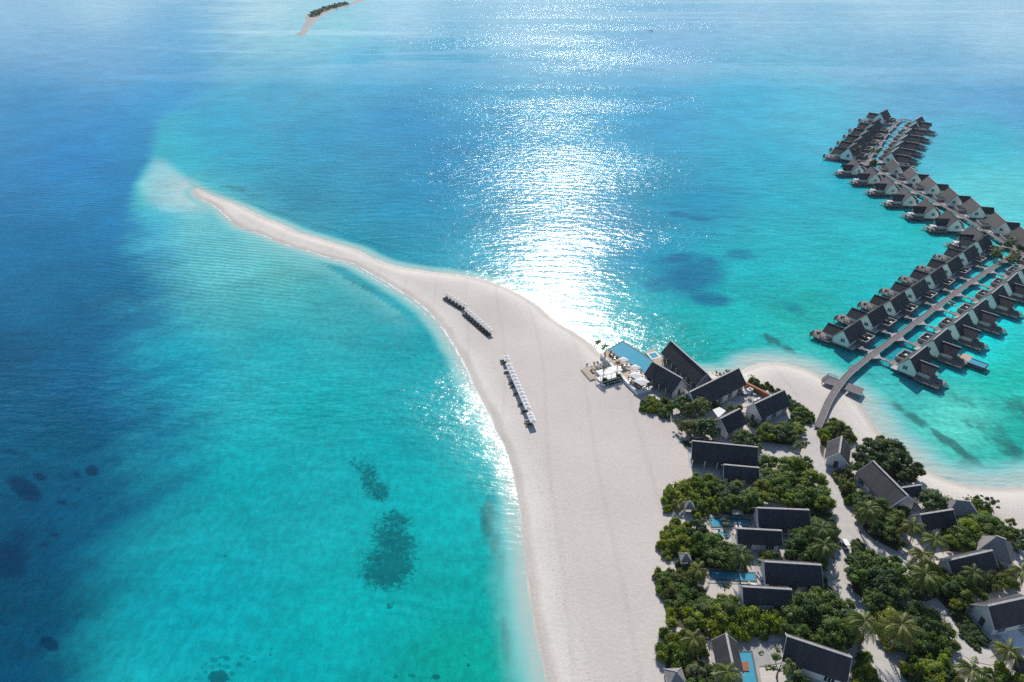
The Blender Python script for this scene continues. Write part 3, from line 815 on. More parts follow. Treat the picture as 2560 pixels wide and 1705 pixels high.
def post(parent, x, y, z0, z1, r=.14, name='post', mat=None):
    key = (round(z1 - z0, 2), r, (mat or M_POST).name)
    if key not in POST_ME:
        mb = MB(); mb.tube([(0, 0, 0), (0, 0, z1 - z0)], [r * 1.1, r], 6)
        POST_ME[key] = mb.mesh('post', mat or M_POST)
    o = link(name, POST_ME[key], parent, (x, y, z0))
    if parent is not None: KIDS.setdefault(parent, []).append(o)
    return o


def railing_into(mb, pts, z, h=.95, gap=.28, r=.035):
    for a, b in zip(pts[:-1], pts[1:]):
        a, b = Vector((a[0], a[1], z)), Vector((b[0], b[1], z))
        d = b - a
        mb.bar(a + Vector((0, 0, h)), b + Vector((0, 0, h)), .09, .07)
        mb.bar(a + Vector((0, 0, .12)), b + Vector((0, 0, .12)), .05, .05)
        k = max(1, int(d.length / gap))
        for i in range(k + 1):
            p = a + d * (i / k)
            mb.bar(p, p + Vector((0, 0, h)), r * 2 if i % 4 else .1)


ORD = ['first', 'second', 'third', 'fourth', 'fifth', 'sixth', 'seventh', 'eighth', 'ninth', 'tenth', 'eleventh', 'twelfth', 'thirteenth', 'fourteenth', 'fifteenth', 'sixteenth', 'seventeenth', 'eighteenth', 'nineteenth', 'twentieth']

# ------------------------------------------------------------------ water villas
FZ = 1.7


def make_villa(s, special=False):
    """stilted villa: main gable along x, lower wing towards s*y, terraces beyond it, bath court on the jetty side"""
    root = empty('water_villa', (0, 0, 0))
    Y = lambda a, b: (min(s * a, s * b), max(s * a, s * b))
    w = MB()
    gable_walls(w, -6.3, 6.2, 2.95, FZ, 4.05, 7.4)
    gable_walls_y(w, s * 1.0, s * 6.6, 1.6, 2.6, FZ, 3.95, 5.65)
    w.build('wall', M_SIDING, root)
    r = MB(); gable_roof(r, -6.7, 6.5, 3.5, 3.6, 7.7); r.build('roof', M_ROOF, root)
    c = MB(); c.bar((-6.72, 0, 7.72), (6.52, 0, 7.72), .42, .14); c.build('ridge_cap', M_ROOF if s < 0 else M_RIDGE, root)
    r = MB(); gable_roof_y(r, s * .9, s * 7.9, 3.35, 3.5, 6.0, .15, 1.6); r.build('wing_roof', M_ROOF, root)
    c = MB(); c.bar((1.6, s * 1.6, 6.02), (1.6, s * 7.92, 6.02), .34, .12); c.build('wing_ridge_cap', M_ROOF if s < 0 else M_RIDGE, root)
    window(root, 6.2, -.6 * s, 3.7, 1.5, 1.35, 'x', 1, 2)
    window(root, 1.6, s * 6.6, 2.9, 3.2, 2.0, 'y', s, 4)
    window(root, -2.5, -s * 2.95, 2.9, 2.0, 1.6, 'y', -s, 3)
    # floors
    p = MB(); p.box(-6.6, 6.4, -3.0, 3.0, FZ - .3, FZ - .01); p.box(-1.6, 6.6, *Y(3.003, 8.0), FZ - .3, FZ - .01)
    p.box(-7.2, 4.0, *Y(-6.6, -3.003), FZ - .3, FZ - .012); p.box(1.9, 3.4, *Y(-8.2, -6.603), FZ - .28, FZ - .05); p.build('deck_platform', M_DECK, root)
    q = MB(); q.box(.6, 7.4, *Y(8.003, 11.3), FZ - .42, FZ - .2); q.box(6.603, 7.4, *Y(3.4, 8.0), FZ - .42, FZ - .2); q.build('sun_deck', M_DECK, root)
    rb = MB(); railing_into(rb, [(6.55, s * 4.0), (6.55, s * 7.9)], FZ); railing_into(rb, [(7.3, s * 8.2), (7.3, s * 11.2), (4.2, s * 11.2)], FZ - .2)
    rb.build('railing', M_DARKWOOD, root)
    # bath court with an open roof
    bc = MB()
    for x0, x1, y0, y1 in ((-7.2, -.2, -6.5, -6.3), (-7.2, -7.0, -6.3, -3.05), (-.4, -.2, -6.3, -3.05), (-3.6, -3.5, -6.3, -3.05)):
        bc.box(x0, x1, *Y(y0, y1), FZ, FZ + 1.35)
    bc.build('bath_court', M_POST if s < 0 else M_KERB, root)
    cp = MB(); cp.box(-7.3, -.1, *Y(-6.55, -6.25), FZ + 1.353, FZ + 1.43); cp.box(-7.3, -6.95, *Y(-6.245, -3.0), FZ + 1.353, FZ + 1.43); cp.box(-.45, -.1, *Y(-6.245, -3.0), FZ + 1.353, FZ + 1.43)
    cp.build('coping', M_RIDGE, root)
    tb = MB(); tb.box(-6.4, -4.4, *Y(-5.6, -4.6), FZ, FZ + .55); tb.build('bathtub', M_WHITEWOOD, root)
    sp = MB(); sp.box(3.4, 6.4, *Y(-5.0, -3.003), FZ - .3, FZ); sp.build('porch', M_GREYDECK, root)
    # stilts
    for x in (-5.8, -1.8, 2.2, 6.1):
        for y in (-2.6, 2.6): post(root, x, y, -2.2, FZ - .3)
    for x, y in ((-7.0, -6.3), (-.4, -6.3), (3.6, -6.2), (-1.3, 7.7), (2.4, 7.7), (6.3, 7.7)): post(root, x, s * y, -2.2, FZ - .3)
    for x, y in ((1.0, 11.0), (4.2, 11.0), (7.1, 11.0)): post(root, x, s * y, -2.2, FZ - .42)
    for x in (2.4, 6.3): post(root, x, s * 7.75, FZ, 3.7, .10, 'porch_post')
    st = MB()
    for k in range(6): st.box(1.2, 2.6, *Y(11.303 + k * .3, 11.58 + k * .3), FZ - .45 - k * .28, FZ - .38 - k * .28)
    st.build('stairs', M_DECK, root)
    if special:
        pl = MB(); pl.box(-2.2, 1.6, *Y(11.31, 16.6), .75, 1.0); pl.build('pool_floor', M_POST, root)
        pe = MB(); pe.box(-2.4, -2.2, *Y(11.31, 16.8), .6, 1.75); pe.box(1.6, 1.8, *Y(11.31, 16.8), .6, 1.75); pe.box(-2.2, 1.6, *Y(16.6, 16.8), .6, 1.75); pe.build('pool_wall', M_STONE, root)
        pw = MB(); pw.box(-2.2, 1.6, *Y(11.32, 16.6), 1.003, 1.55); pw.build('pool_water', M_POOL, root)
        ex = MB(); ex.box(-4.4, .55, *Y(8.0, 11.3), FZ - .42, FZ - .2); ex.build('side_deck', M_WARMDECK, root)
        for x, y in ((-2.0, 16.4), (1.4, 16.4), (-2.0, 13.0), (1.4, 13.0), (-4.2, 11.0)): post(root, x, s * y, -2.2, .74)
    return root


M_POOL_N = None


def pool_mat():
    m, nt = new_mat('pool_water')
    L = nt.links.new
    out = nd(nt, 'OutputMaterial'); b = nd(nt, 'BsdfPrincipled'); b.inputs['Roughness'].default_value = .08; b.inputs['Specular IOR Level'].default_value = .5
    tc = nd(nt, 'NewGeometry'); n = nd(nt, 'TexNoise'); n.inputs['Scale'].default_value = 1.2; n.inputs['Detail'].default_value = 3; L(tc.outputs['Position'], n.inputs['Vector'])
    cr = nd(nt, 'ValToRGB'); L(n.outputs[0], cr.inputs[0]); cr.color_ramp.elements[0].color = (0.05, 0.27, 0.38, 1); cr.color_ramp.elements[1].color = (0.085, 0.36, 0.47, 1)
    L(cr.outputs[0], b.inputs['Base Color'])
    bp = nd(nt, 'Bump'); bp.inputs['Strength'].default_value = .15; bp.inputs['Distance'].default_value = .05; L(n.outputs[0], bp.inputs['Height']); L(bp.outputs[0], b.inputs['Normal'])
    L(b.outputs[0], out.inputs[0])
    return m


M_POOL = pool_mat()

c2 = lambda x, y: (2010 + x / 3.733, 560 + y / 3.733)
z3 = lambda x, y: (2240 + x / 7.128, 420 + y / 7.128)
z4 = lambda x, y: (2060 + x / 7.36, 250 + y / 7.36)
c1 = lambda x, y: (2060 + x / 4.126, 240 + y / 4.126)
NEAR_L = [(2108.8, 826.3), c2(590, 845), c2(805, 715), c2(1000, 590), c2(1175, 470), c2(1335, 365), c2(1490, 260), c2(1622, 158)]
NEAR_R = [(2276.0, 896.8), (2333.5, 849.5), (2386, 808.5), c2(1580, 790), c2(1750, 650), c2(1895, 535), c2(2030, 425), (2588, 646)]
MID_L = [(2460.3, 588.4), (2395.7, 547.7), (2337, 516.8), (2281.2, 486.5), (2235, 458.5), (2191.8, 433.4), (2149.7, 411.0)]
MID_R = [(2582, 592), (2516.4, 554), (2453.2, 515.4), (2395.7, 487.3), (2341, 457.9), (2293.4, 433.0), (2248.2, 412.0)]
FAR_L = [z4(450, 880), z4(558, 765), z4(680, 645), z4(785, 528), z4(876, 422), z4(1040, 235)]
FAR_R = [z4(1240, 960), z4(1320, 845), z4(1410, 725), z4(1490, 605), z4(1575, 490), z4(1690, 360)]
vA, vB = make_villa(-1), make_villa(1)
used = {}
villas = []
ROWS = [('near_l', NEAR_L, -1, -138.4, 'from the beach, left of the near jetty', 'water villas left of the near jetty'),
        ('near_r', NEAR_R, 1, -138.4, 'from the beach, right of the near jetty', 'water villas right of the near jetty'),
        ('mid_l', MID_L, -1, -99.5, 'from the near end, left of the middle jetty', 'water villas left of the middle jetty'),
        ('mid_r', MID_R, 1, -101.5, 'from the near end, right of the middle jetty', 'water villas right of the middle jetty'),
        ('far_l', FAR_L, -1, -131.0, 'from the near end, left of the farthest jetty', 'water villas left of the far jetty'),
        ('far_r', FAR_R, 1, -131.0, 'from the near end, right of the farthest jetty', 'water villas right of the far jetty')]
for key, lst, s, hd, txt, grp in ROWS:
    h = R(hd)
    u = Vector((math.cos(h), math.sin(h), 0))
    for i, p in enumerate(lst):
        sc_ = {'f': 1.32, 'm': 1.1, 'n': 1.0}[key[0]]
        f = G(p[0], p[1], 7.7 * sc_)
        c = Vector((f.x, f.y, 0)) - u * 6.5 * sc_
        if key == 'near_r' and i == 1: o = make_villa(1, True)
        else:
            src = vA if s < 0 else vB
            if s not in used: used[s] = 1; o = src
            else: o = copy_tree(src)
        o.scale = (sc_, sc_, sc_)
        o.location = c; o.rotation_euler = (0, 0, h + R(rnd.uniform(-1.2, 1.2)))
        tag(o, f'dark-roofed stilted villa, {ORD[i]} {txt}', 'water villa', grp)
        if key == 'near_r' and i == 1: o['label'] = 'stilted villa with the long plunge pool, second right of the near jetty'
        villas.append((key, i, s, o, c.copy(), h))

# ------------------------------------------------------------------ jetties
WZ = 1.78


def ribbon(mb, pts, w, z0, z1):
    L_, R_ = [], []
    for i, p in enumerate(pts):
        d = (pts[min(i + 1, len(pts) - 1)] - pts[max(i - 1, 0)]); d.z = 0; d.normalize()
        n = Vector((-d.y, d.x, 0))
        L_.append(p + n * w / 2); R_.append(p - n * w / 2)
    for i in range(len(pts) - 1):
        q = [L_[i], R_[i], R_[i + 1], L_[i + 1]]
        top = [(v.x, v.y, z1 + v.z) for v in q]; bot = [(v.x, v.y, z0 + v.z) for v in q]
        mb.face(top); mb.face(bot[::-1])
        mb.face([top[1], bot[1], bot[2], top[2]]); mb.face([top[0], top[3], bot[3], bot[0]])
        if i == 0: mb.face([top[0], bot[0], bot[1], top[1]])
        if i == len(pts) - 2: mb.face([top[2], bot[2], bot[3], top[3]])
    return L_, R_


def jetty(name, px, label, w=2.05, rise=None, every=6.0):
    pts = [G(p[0], p[1], WZ) for p in px]
    pts = [Vector((v.x, v.y, 0)) for v in pts]
    pts = smooth_line(pts, 5)
    if rise:
        for i, v in enumerate(pts): v.z = rise(i / (len(pts) - 1))
    root = empty(name, (pts[0].x, pts[0].y, 0))
    o = Vector((pts[0].x, pts[0].y, 0))
    loc = [p - o for p in pts]
    mb = MB(); L_, R_ = ribbon(mb, loc, w, WZ - .28, WZ); mb.build('walkway', M_WALK, root)
    for side in (L_, R_):
        kb = MB()
        for a, b in zip(side[:-1], side[1:]): kb.bar(a + Vector((0, 0, WZ + .07)), b + Vector((0, 0, WZ + .07)), .16, .14)
        kb.build('kerb', M_KERB, root)
    acc = 0.0
    for i in range(1, len(loc)):
        acc += (loc[i] - loc[i - 1]).length
        if acc >= every:
            acc = 0
            for side in (L_, R_): post(root, side[i].x * .995 + loc[i].x * .005, side[i].y, -2.2, WZ - .28 + loc[i].z, .16, 'piling')
    tag(root, label, 'jetty')
    root['walk_width'] = w
    return root, pts


def branches(root, pts, keys, thin=1.15):
    o = Vector(root.location)
    for key, i, s, v, c, h in villas:
        if key not in keys: continue
        rot = Matrix.Rotation(v.rotation_euler.z, 3, 'Z')
        e = c + rot @ Vector((2.65, -s * 8.15, 0)) * v.scale.x
        j = min(range(len(pts)), key=lambda k: (pts[k] - e).length)
        best, bd = pts[j], 1e9
        for k in range(max(0, j - 1), min(len(pts) - 1, j + 1)):
            a, b = pts[k], pts[k + 1]
            t = max(0, min(1, (e - a).dot(b - a) / max((b - a).length_squared, 1e-6)))
            q = a + (b - a) * t
            if (q - e).length < bd: best, bd, tan = q, (q - e).length, (b - a).normalized()
        n = (e - best); n.z = 0
        if n.length < 2.2: continue
        dist = n.length; n.normalize()
        sgn = 1 if Vector((-tan.y, tan.x, 0)).dot(n) > 0 else -1
        nn = Vector((-tan.y, tan.x, 0)) * sgn
        a0 = best + nn * (root['walk_width'] / 2 + .01)
        fl = a0 + nn * min(2.8, dist * .38)
        side = Vector((-n.y, n.x, 0))
        z0, z1 = WZ - .22, WZ - .012
        mb = MB()
        poly = [a0 - tan * 3.0 - o, a0 + tan * 3.0 - o, fl + tan * .6 - o, fl - tan * .6 - o]
        mb.prism([(p.x, p.y) for p in poly], z0, z1)
        mb.prism([(p.x, p.y) for p in (fl - side * thin / 2 - o, fl + side * thin / 2 - o, e + side * thin / 2 - o, e - side * thin / 2 - o)], z0 + .003, z1 - .004)
        mb.build('branch_walkway', M_KERB, root)
        m_ = fl.lerp(e, .5) - o
        post(root, m_.x, m_.y, -2.2, z0, .12, 'piling')


j1, p1_ = jetty('jetty', [(2044, 1068), (2057, 1039), (2070, 1008), (2088, 978), (2115, 942), (2150, 911), (2181, 886), (2251, 835), (2299, 799), (2358, 755), (2406, 719), (2449, 691), (2508, 652), (2556, 622)],
                'long straight grey plank jetty running from the beach between two villa rows', 2.05, lambda t: .25 * math.sin(min(t / .3, 1) * math.pi))
branches(j1, p1_, ('near_l', 'near_r'))
j2, p2_ = jetty('jetty', [(2556, 634), (2513, 609), (2447.8, 567), (2350.9, 511), (2278, 474), (2234.5, 448), (2196, 425), (2168, 402)], 'middle plank jetty between the two rows of grey roofed villas')
branches(j2, p2_, ('mid_l', 'mid_r'))
j3, p3_ = jetty('jetty', [(2168, 399), (2186, 379), (2197, 366), (2208, 347), (2219, 332), (2229, 320), (2240, 308), (2251, 300), (2264, 298), (2277, 302)], 'far plank jetty curving to the right at its outer end', 2.5)
branches(j3, p3_, ('far_l', 'far_r'), 1.3)


def platform(px, z, label, mat, cat='jetty platform', name='jetty_platform', rail=False):
    pts = [G(p[0], p[1], z) for p in px]
    cx = sum(p.x for p in pts) / len(pts); cy = sum(p.y for p in pts) / len(pts)
    root = empty(name, (cx, cy, 0))
    mb = MB(); mb.prism([(p.x - cx, p.y - cy) for p in pts], z - .28, z); mb.build('deck', mat, root)
    for p in pts: post(root, (p.x - cx) * .9, (p.y - cy) * .9, -1.5, z - .28, .15, 'piling')
    if rail:
        rb = MB(); railing_into(rb, [(p.x - cx, p.y - cy) for p in pts[:3]], z, .9, .5); rb.build('railing', M_POST, root)
    tag(root, label, cat)
    return root


platform([c4_ for c4_ in ((2054, 950.5), (2071, 938.5), (2094, 947), (2107.5, 949.5), (2090, 966), (2062, 957.5))], WZ - .03, 'small plank platform with benches left of the jetty over the beach', M_WALK, rail=True)
platform([(2111, 973), (2122, 957), (2160.5, 971.5), (2150, 988)], WZ - .03, 'square plank platform right of the jetty at the shoreline', M_WALK)
platform([(2121.5, 923), (2126, 914), (2142, 909.5), (2155, 908), (2137, 923)], WZ - .035, 'small bulge of planks on the left edge of the jetty', M_WALK)
platform([(2152, 397), (2172, 389), (2188, 397), (2186, 408), (2165, 415), (2150, 408)], WZ - .03, 'plank landing under palms where the middle and far jetties meet', M_WALK)
platform([(2527, 640), (2530, 598), (2590, 585), (2600, 655)], WZ - .035, 'plank landing under palms where the near and middle jetties meet', M_WALK)
platform([z4(240, 1010), z4(460, 1040), z4(450, 1075), z4(235, 1040)], WZ - .03, 'lone pale plank pier left of the palms at the far junction', M_GREYDECK)

# ------------------------------------------------------------------ buildings on the island
c3 = lambda x, y: (1440 + x / 3.734, 830 + y / 3.734)
c4 = lambda x, y: (2000 + x / 3.734, 900 + y / 3.734)
c5 = lambda x, y: (1630 + x / 4.238, 1080 + y / 4.238)
c6 = lambda x, y: (2060 + x / 3.446, 1250 + y / 3.446)
c7 = lambda x, y: (1630 + x / 4.71, 1380 + y / 4.71)
FOOT = []                                          # footprints kept clear of planting


def house(A, B, rz, hw, ez, label, open_side=0, windows=True, ins=.7, name='bungalow', cat='bungalow', roofm=None, door=True, post_row=False, back_only=False, over=.0):
    """gable roofed house whose ridge runs between two surveyed points; heights above sea level"""
    a, b = G(A[0], A[1], rz), G(B[0], B[1], rz)
    a, b = Vector((a.x, a.y, 0)), Vector((b.x, b.y, 0))
    c = (a + b) / 2
    u = (b - a)
    L_ = u.length
    h = math.atan2(u.y, u.x)
    z0 = ZS - .02
    root = empty(name, (c.x, c.y, z0), h)
    rz -= z0; ez -= z0
    x0, x1 = -L_ / 2, L_ / 2
    FOOT.append((c.x, c.y, h, L_ / 2 + .6, hw + .6))
    sl = (rz - ez) / hw
    wh = hw - .65
    wez = rz - .22 - sl * wh
    # camera-facing long side
    fs = -1 if math.cos(h) > 0 else 1
    w = MB()
    if not open_side:
        gable_walls(w, x0 + ins, x1 - ins, wh, 0, wez, rz - .22)
    else:
        for x in (x0 + ins, x1 - ins): w.face([(x, -wh, 0), (x, wh, 0), (x, wh, wez), (x, 0, rz - .22), (x, -wh, wez)])
        if open_side == 1:
            w.face([(x0 + ins, -fs * wh, 0), (x1 - ins, -fs * wh, 0), (x1 - ins, -fs * wh, wez), (x0 + ins, -fs * wh, wez)])
        w.box(x0 + ins + 1, x1 - ins - 1, -.1, .1, 0, wez)
    w.build('wall', M_WHITE, root)
    r = MB(); gable_roof(r, x0, x1, hw, ez, rz, .2); r.build('roof', roofm or M_ROOF, root)
    k = MB(); k.bar((x0 - .03, 0, rz + .03), (x1 + .03, 0, rz + .03), .5, .16); k.build('ridge_cap', M_RIDGE, root)
    f = MB()
    for x in (x0, x1):
        xx = x + (.03 if x > 0 else -.03)
        for sg in (-1, 1): f.bar((xx, 0, rz - .12), (xx, sg * (hw + .02), ez - .12), .06, .22)
    f.build('barge_board', M_WHITEWOOD, root)
    fl = MB(); fl.box(x0 - .3, x1 + .3, -hw - .2, hw + .2, -.15, .06); fl.build('floor_slab', M_GREYDECK, root)
    if open_side or post_row:
        n = max(3, int(L_ / 3.2))
        for i in range(n + 1):
            x = x0 + .5 + (L_ - 1.0) * i / n
            post(root, x, fs * (hw - .35), 0, ez - .1, .13, 'column', M_WHITEWOOD)
            if open_side == 2: post(root, x, -fs * (hw - .35), 0, ez - .1, .13, 'column', M_WHITEWOOD)
    if windows and not open_side:
        n = max(1, int(L_ / 4.2))
        for i in range(n):
            x = x0 + L_ * (i + .5) / n
            window(root, x, fs * wh, 1.5, 2.0, 1.9, 'y', fs, 3)
    xe = x1 - ins if proj(c.x + math.cos(h) * L_ / 2, c.y + math.sin(h) * L_ / 2)[1] > proj(c.x - math.cos(h) * L_ / 2, c.y - math.sin(h) * L_ / 2)[1] else x0 + ins
    so = 1 if xe > 0 else -1
    if door:
        d = MB(); d.box(*sorted((xe + .01 * so, xe + .09 * so)), -.55, .55, .06, 2.2); o = d.build('door', M_DARKWOOD, root)
        hd = MB(); hd.box(*sorted((xe + .1 * so, xe + .16 * so)), .34, .42, 1.0, 1.12); hd.build('handle', M_KERB, o)
    tag(root, label, cat)
    return root


house(c3(885, 80), c3(1225, 385), 8.6, 3.4, 4.3, 'long slim charcoal roofed restaurant hall standing over the lagoon', 2, name='restaurant_hall', cat='restaurant')
house(c3(715, 275), c3(995, 435), 7.8, 3.6, 4.0, 'charcoal roofed restaurant hall with open columns at the pool end', 2, name='restaurant_hall', cat='restaurant')
house(c3(1520, 335), c3(1060, 560), 8.6, 4.0, 4.3, 'largest dark gable roof behind the pool restaurant and service yard', 0, name='service_hall', cat='hall')
house(c3(1945, 540), c3(1665, 670), 7.6, 3.5, 4.0, 'dark gable house closing the right side of the service yard', 0, name='service_house', cat='house')
house(c3(1530, 715), c3(1345, 808), 7.0, 3.6, 3.7, 'white gabled house with dark roof among trees behind the long bar hall', 0, name='service_house', cat='house')
house(c3(1085, 1015), c3(1700, 1075), 7.6, 3.8, 4.0, 'long charcoal roofed hall with white columns facing the sand', 1, name='beach_hall', cat='hall', post_row=True)
house(c3(1380, 1237), c3(1710, 1267), 6.0, 2.7, 3.6, 'short charcoal roofed annex in front of the long beach hall', 0, name='annex', cat='annex', door=False)
house(c4(390, 710), c4(367, 868), 6.6, 3.2, 3.4, 'small dark hut with one sunlit roof slope beside the sand path', 0, name='hut', cat='hut', windows=False)
house(c4(680, 940), c4(1005, 1265), 7.4, 4.3, 3.8, 'beach house with large sunlit grey roof slope under the biggest tree', 0, roofm=M_ROOF)
house(c4(948, 1192), c4(1124, 1166), 5.6, 1.9, 3.7, 'low dark side roof at the end of the sunlit beach house', 0, name='annex', cat='annex', windows=False, door=False)
house(c4(1120, 1442), c4(1430, 1393), 6.6, 2.7, 3.8, 'dark roofed beach house right of the yellowish palm')
house(c6(1065, 520), c6(1450, 432), 6.5, 2.8, 3.8, 'dark roofed beach house beside the steep grey pyramid roof')
house(c6(1410, 910), c6(1800, 825), 7.4, 3.4, 3.8, 'large dark roofed beach house cut by the right edge of the view')
house(c6(1670, 1330), c6(1790, 1390), 5.6, 2.4, 3.6, 'small dark roof at the lower right edge behind a palm', 0, windows=False)
house(c7(1590, 985), c7(2355, 1240), 7.2, 3.6, 3.8, 'large navy roofed pool villa at the bottom beside the sparse tree')
house(c7(872, 955), c7(955, 1340), 6.2, 2.6, 3.7, 'narrow grey roofed pavilion pointing at the viewer beside the bottom pool', 0, name='pavilion', cat='pavilion', windows=False)
house(c7(1320, 112), c7(1995, 152), 6.8, 3.7, 3.7, 'larger dark roof of the second pool villa from the bottom, right of its pool')
house(c7(1065, 405), c7(1645, 440), 6.0, 2.7, 3.7, 'smaller dark roof of the second pool villa from the bottom, below its pool')
house(c5(1115, 803), c5(1665, 825), 6.8, 3.6, 3.7, 'larger dark roof of the third pool villa from the bottom, right of its pool')
house(c5(900, 1020), c5(1375, 1045), 6.0, 2.7, 3.7, 'smaller dark roof of the third pool villa from the bottom, below its pool')


def hip_hut(P, rz, hw, hl, ez, rot, label, mat=None, apex=.0, posts=True, name='gazebo', cat='gazebo', wall=False):
    """little pavilion with a four-sided roof"""
    g = G(P[0], P[1], rz)
    z0 = ZS - .02
    root = empty(name, (g.x, g.y, z0), R(rot))
    FOOT.append((g.x, g.y, R(rot), hl, hw))
    rz -= z0; ez -= z0
    m = MB()
    E4 = [(-hl, -hw, ez), (hl, -hw, ez), (hl, hw, ez), (-hl, hw, ez)]
    P0, P1 = (-apex, 0, rz), (apex, 0, rz)
    if apex > 0:
        m.face([E4[0], E4[1], P1, P0]); m.face([E4[2], E4[3], P0, P1]); m.face([E4[1], E4[2], P1]); m.face([E4[3], E4[0], P0])
    else:
        for i in range(4): m.face([E4[i], E4[(i + 1) % 4], P0])
    m.face([(x, y, ez - .15) for x, y, _ in E4][::-1])
    for i in range(4):
        a, b = E4[i], E4[(i + 1) % 4]
        m.face([a, (a[0], a[1], ez - .15), (b[0], b[1], ez - .15), b])
    m.build('roof', mat or M_ROOF, root)
    c = MB(); c.bar((-apex - .25, 0, rz + .02), (apex + .25, 0, rz + .02), .35, .16)
    for i, e in enumerate(E4): c.bar((math.copysign(apex, e[0]) if apex else 0, 0, rz), (e[0], e[1], ez + .02), .16, .1)
    c.build('ridge_cap', M_RIDGE, root)
    if posts:
        for x in (-hl + .35, hl - .35):
            for y in (-hw + .35, hw - .35): post(root, x, y, 0, ez - .12, .1, 'column', M_WHITEWOOD)
    if wall:
        w = MB(); w.box(-hl + .5, hl - .5, -hw + .5, hw - .5, 0, ez - .2); w.build('wall', M_WHITE, root)
    b = MB(); b.box(-hl + .3, hl - .3, -hw + .3, hw - .3, 0, .3); b.build('platform', M_GREYDECK, root)
    tag(root, label, cat)
    return root


M_THATCH = simple('grey_thatch', (0.23, 0.215, 0.205), .9, .25, 1.5, bump=.4, bscale=6, stretch=(2, 2, .4))
hip_hut(c6(1525, 322), 7.6, 3.2, 3.6, 3.6, -35, 'steep grey pyramid roof beside a dark roofed beach house', M_THATCH, .8, True, 'pavilion', 'pavilion', True)
hip_hut(c4(1520, 1312), 6.2, 3.0, 4.0, 3.6, -10, 'light grey hipped roof near the right hand beach', M_THATCH, 1.4, True, 'pavilion', 'pavilion', True)
hip_hut(c5(400, 733), 4.4, 1.35, 1.35, 2.9, 0, 'tiny thatched beach gazebo beside the top hedge tongue', M_THATCH)
hip_hut(c5(360, 1285), 4.2, 1.35, 1.35, 2.8, 0, 'tiny thatched beach gazebo half hidden below the middle hedge', M_THATCH)
hip_hut(c7(285, 1405), 4.6, 1.9, 1.9, 2.9, 5, 'thatched beach gazebo at the bottom edge beside the hedge', M_THATCH)

# ------------------------------------------------------------------ pools, decks and walls on the ground


def gpoly(px, z):
    return [G(p[0], p[1], z) for p in px]


def slab(name, px, z0, z1, mat, label, cat, kind=None, sides=None):
    pts = gpoly(px, z1)
    cx = sum(p.x for p in pts) / len(pts); cy = sum(p.y for p in pts) / len(pts)
    mb = MB(); mb.prism([(p.x - cx, p.y - cy) for p in pts], z0, z1)
    o = mb.build(name, mat, None, (cx, cy, 0))
    if kind: tag(o, label, None, None, kind)
    else: tag(o, label, cat)
    return o


def pool(px, z, label, rim=.35, rimmat=None, depth=.7):
    pts = gpoly(px, z)
    cx = sum(p.x for p in pts) / len(pts); cy = sum(p.y for p in pts) / len(pts)
    root = empty('swimming_pool', (cx, cy, 0))
    P2 = [Vector((p.x - cx, p.y - cy, 0)) for p in pts]
    w = MB(); w.prism([(p.x, p.y) for p in P2], z - depth, z - .05); w.build('pool_water', M_POOL, root)
    r = MB()
    n = len(P2)
    area = sum(P2[i].x * P2[(i + 1) % n].y - P2[(i + 1) % n].x * P2[i].y for i in range(n))
    for i in range(n):
        a, b = P2[i], P2[(i + 1) % n]
        d = (b - a).normalized(); nn = Vector((d.y, -d.x, 0)) * (1 if area > 0 else -1)
        e = .0 if i % 2 else rim
        q = [a - d * e, b + d * e, b + d * e + nn * rim, a - d * e + nn * rim]
        r.prism([(v.x, v.y) for v in q], z - depth, z + .02 + .003 * (i % 2))
    r.build('pool_rim', rimmat or M_STONE, root)
    for p in pts: FOOT.append((p.x, p.y, 0, 1.0, 1.0))
    FOOT.append((cx, cy, 0, max(abs(p.x) for p in P2), max(abs(p.y) for p in P2)))
    tag(root, label, 'swimming pool')
    return root


# beach club: raised terrace and infinity pool on the waterline
slab('terrace', [c3(230, 200), c3(300, 165), c3(640, 385), c3(765, 465), c3(735, 525), c3(700, 530), c3(572, 562)], .2, 1.75, M_WARMDECK, 'warm timber beach club terrace along the pool', 'terrace')
pool([c3(437, 88), c3(712, 268), c3(642, 378), c3(304, 166)], 1.82, 'large turquoise infinity pool on the waterline of the beach club', .45, M_STONE, 1.9)
slab('terrace_wall', [c3(228, 196), c3(236, 190), c3(480, 445), c3(576, 540), c3(700, 508), c3(706, 530), c3(572, 566), c3(470, 468)], .2, 2.1, M_WHITE, 'low white wall edging the beach club terrace towards the sand', 'wall')
slab('bar_deck', [c3(640, 190), c3(722, 152), c3(830, 250), c3(905, 330), c3(880, 370), c3(800, 318), c3(718, 268)], 1.0, 1.55, M_WARMDECK, 'small timber deck over the lagoon between pool and slim hall', 'deck')
pool([c3(675, 205), c3(740, 190), c3(775, 232), c3(712, 248)], 1.62, 'tiny white rimmed plunge pool on the deck behind the big pool', .5, M_WHITE, .4)
slab('restaurant_floor', [c3(640, 395), c3(730, 290), c3(1010, 450), c3(1240, 400), c3(1260, 440), c3(1060, 585), c3(960, 590), c3(890, 590), c3(740, 480)], .3, 1.35, M_GREYDECK, 'pale floor deck under the restaurant halls', 'deck')
slab('beach_deck', [c3(52, 352), c3(75, 330), c3(330, 288), c3(352, 320), c3(185, 360), c3(178, 432), c3(135, 448)], ZS - .1, ZS + .45, M_WARMDECK, 'stepped timber beach deck in front of the white pergola', 'deck')
slab('deck_step', [c3(40, 350), c3(52, 346), c3(137, 442), c3(180, 434), c3(180, 446), c3(128, 456)], ZS - .1, ZS + .22, M_GREYDECK, 'pale step edging the beach deck', 'step')
slab('service_yard', [c3(1360, 600), c3(1590, 470), c3(1800, 580), c3(1640, 665), c3(1500, 650)], ZS - .1, ZS + .08, M_GREYDECK, 'paved service yard between two dark roofs', 'yard')
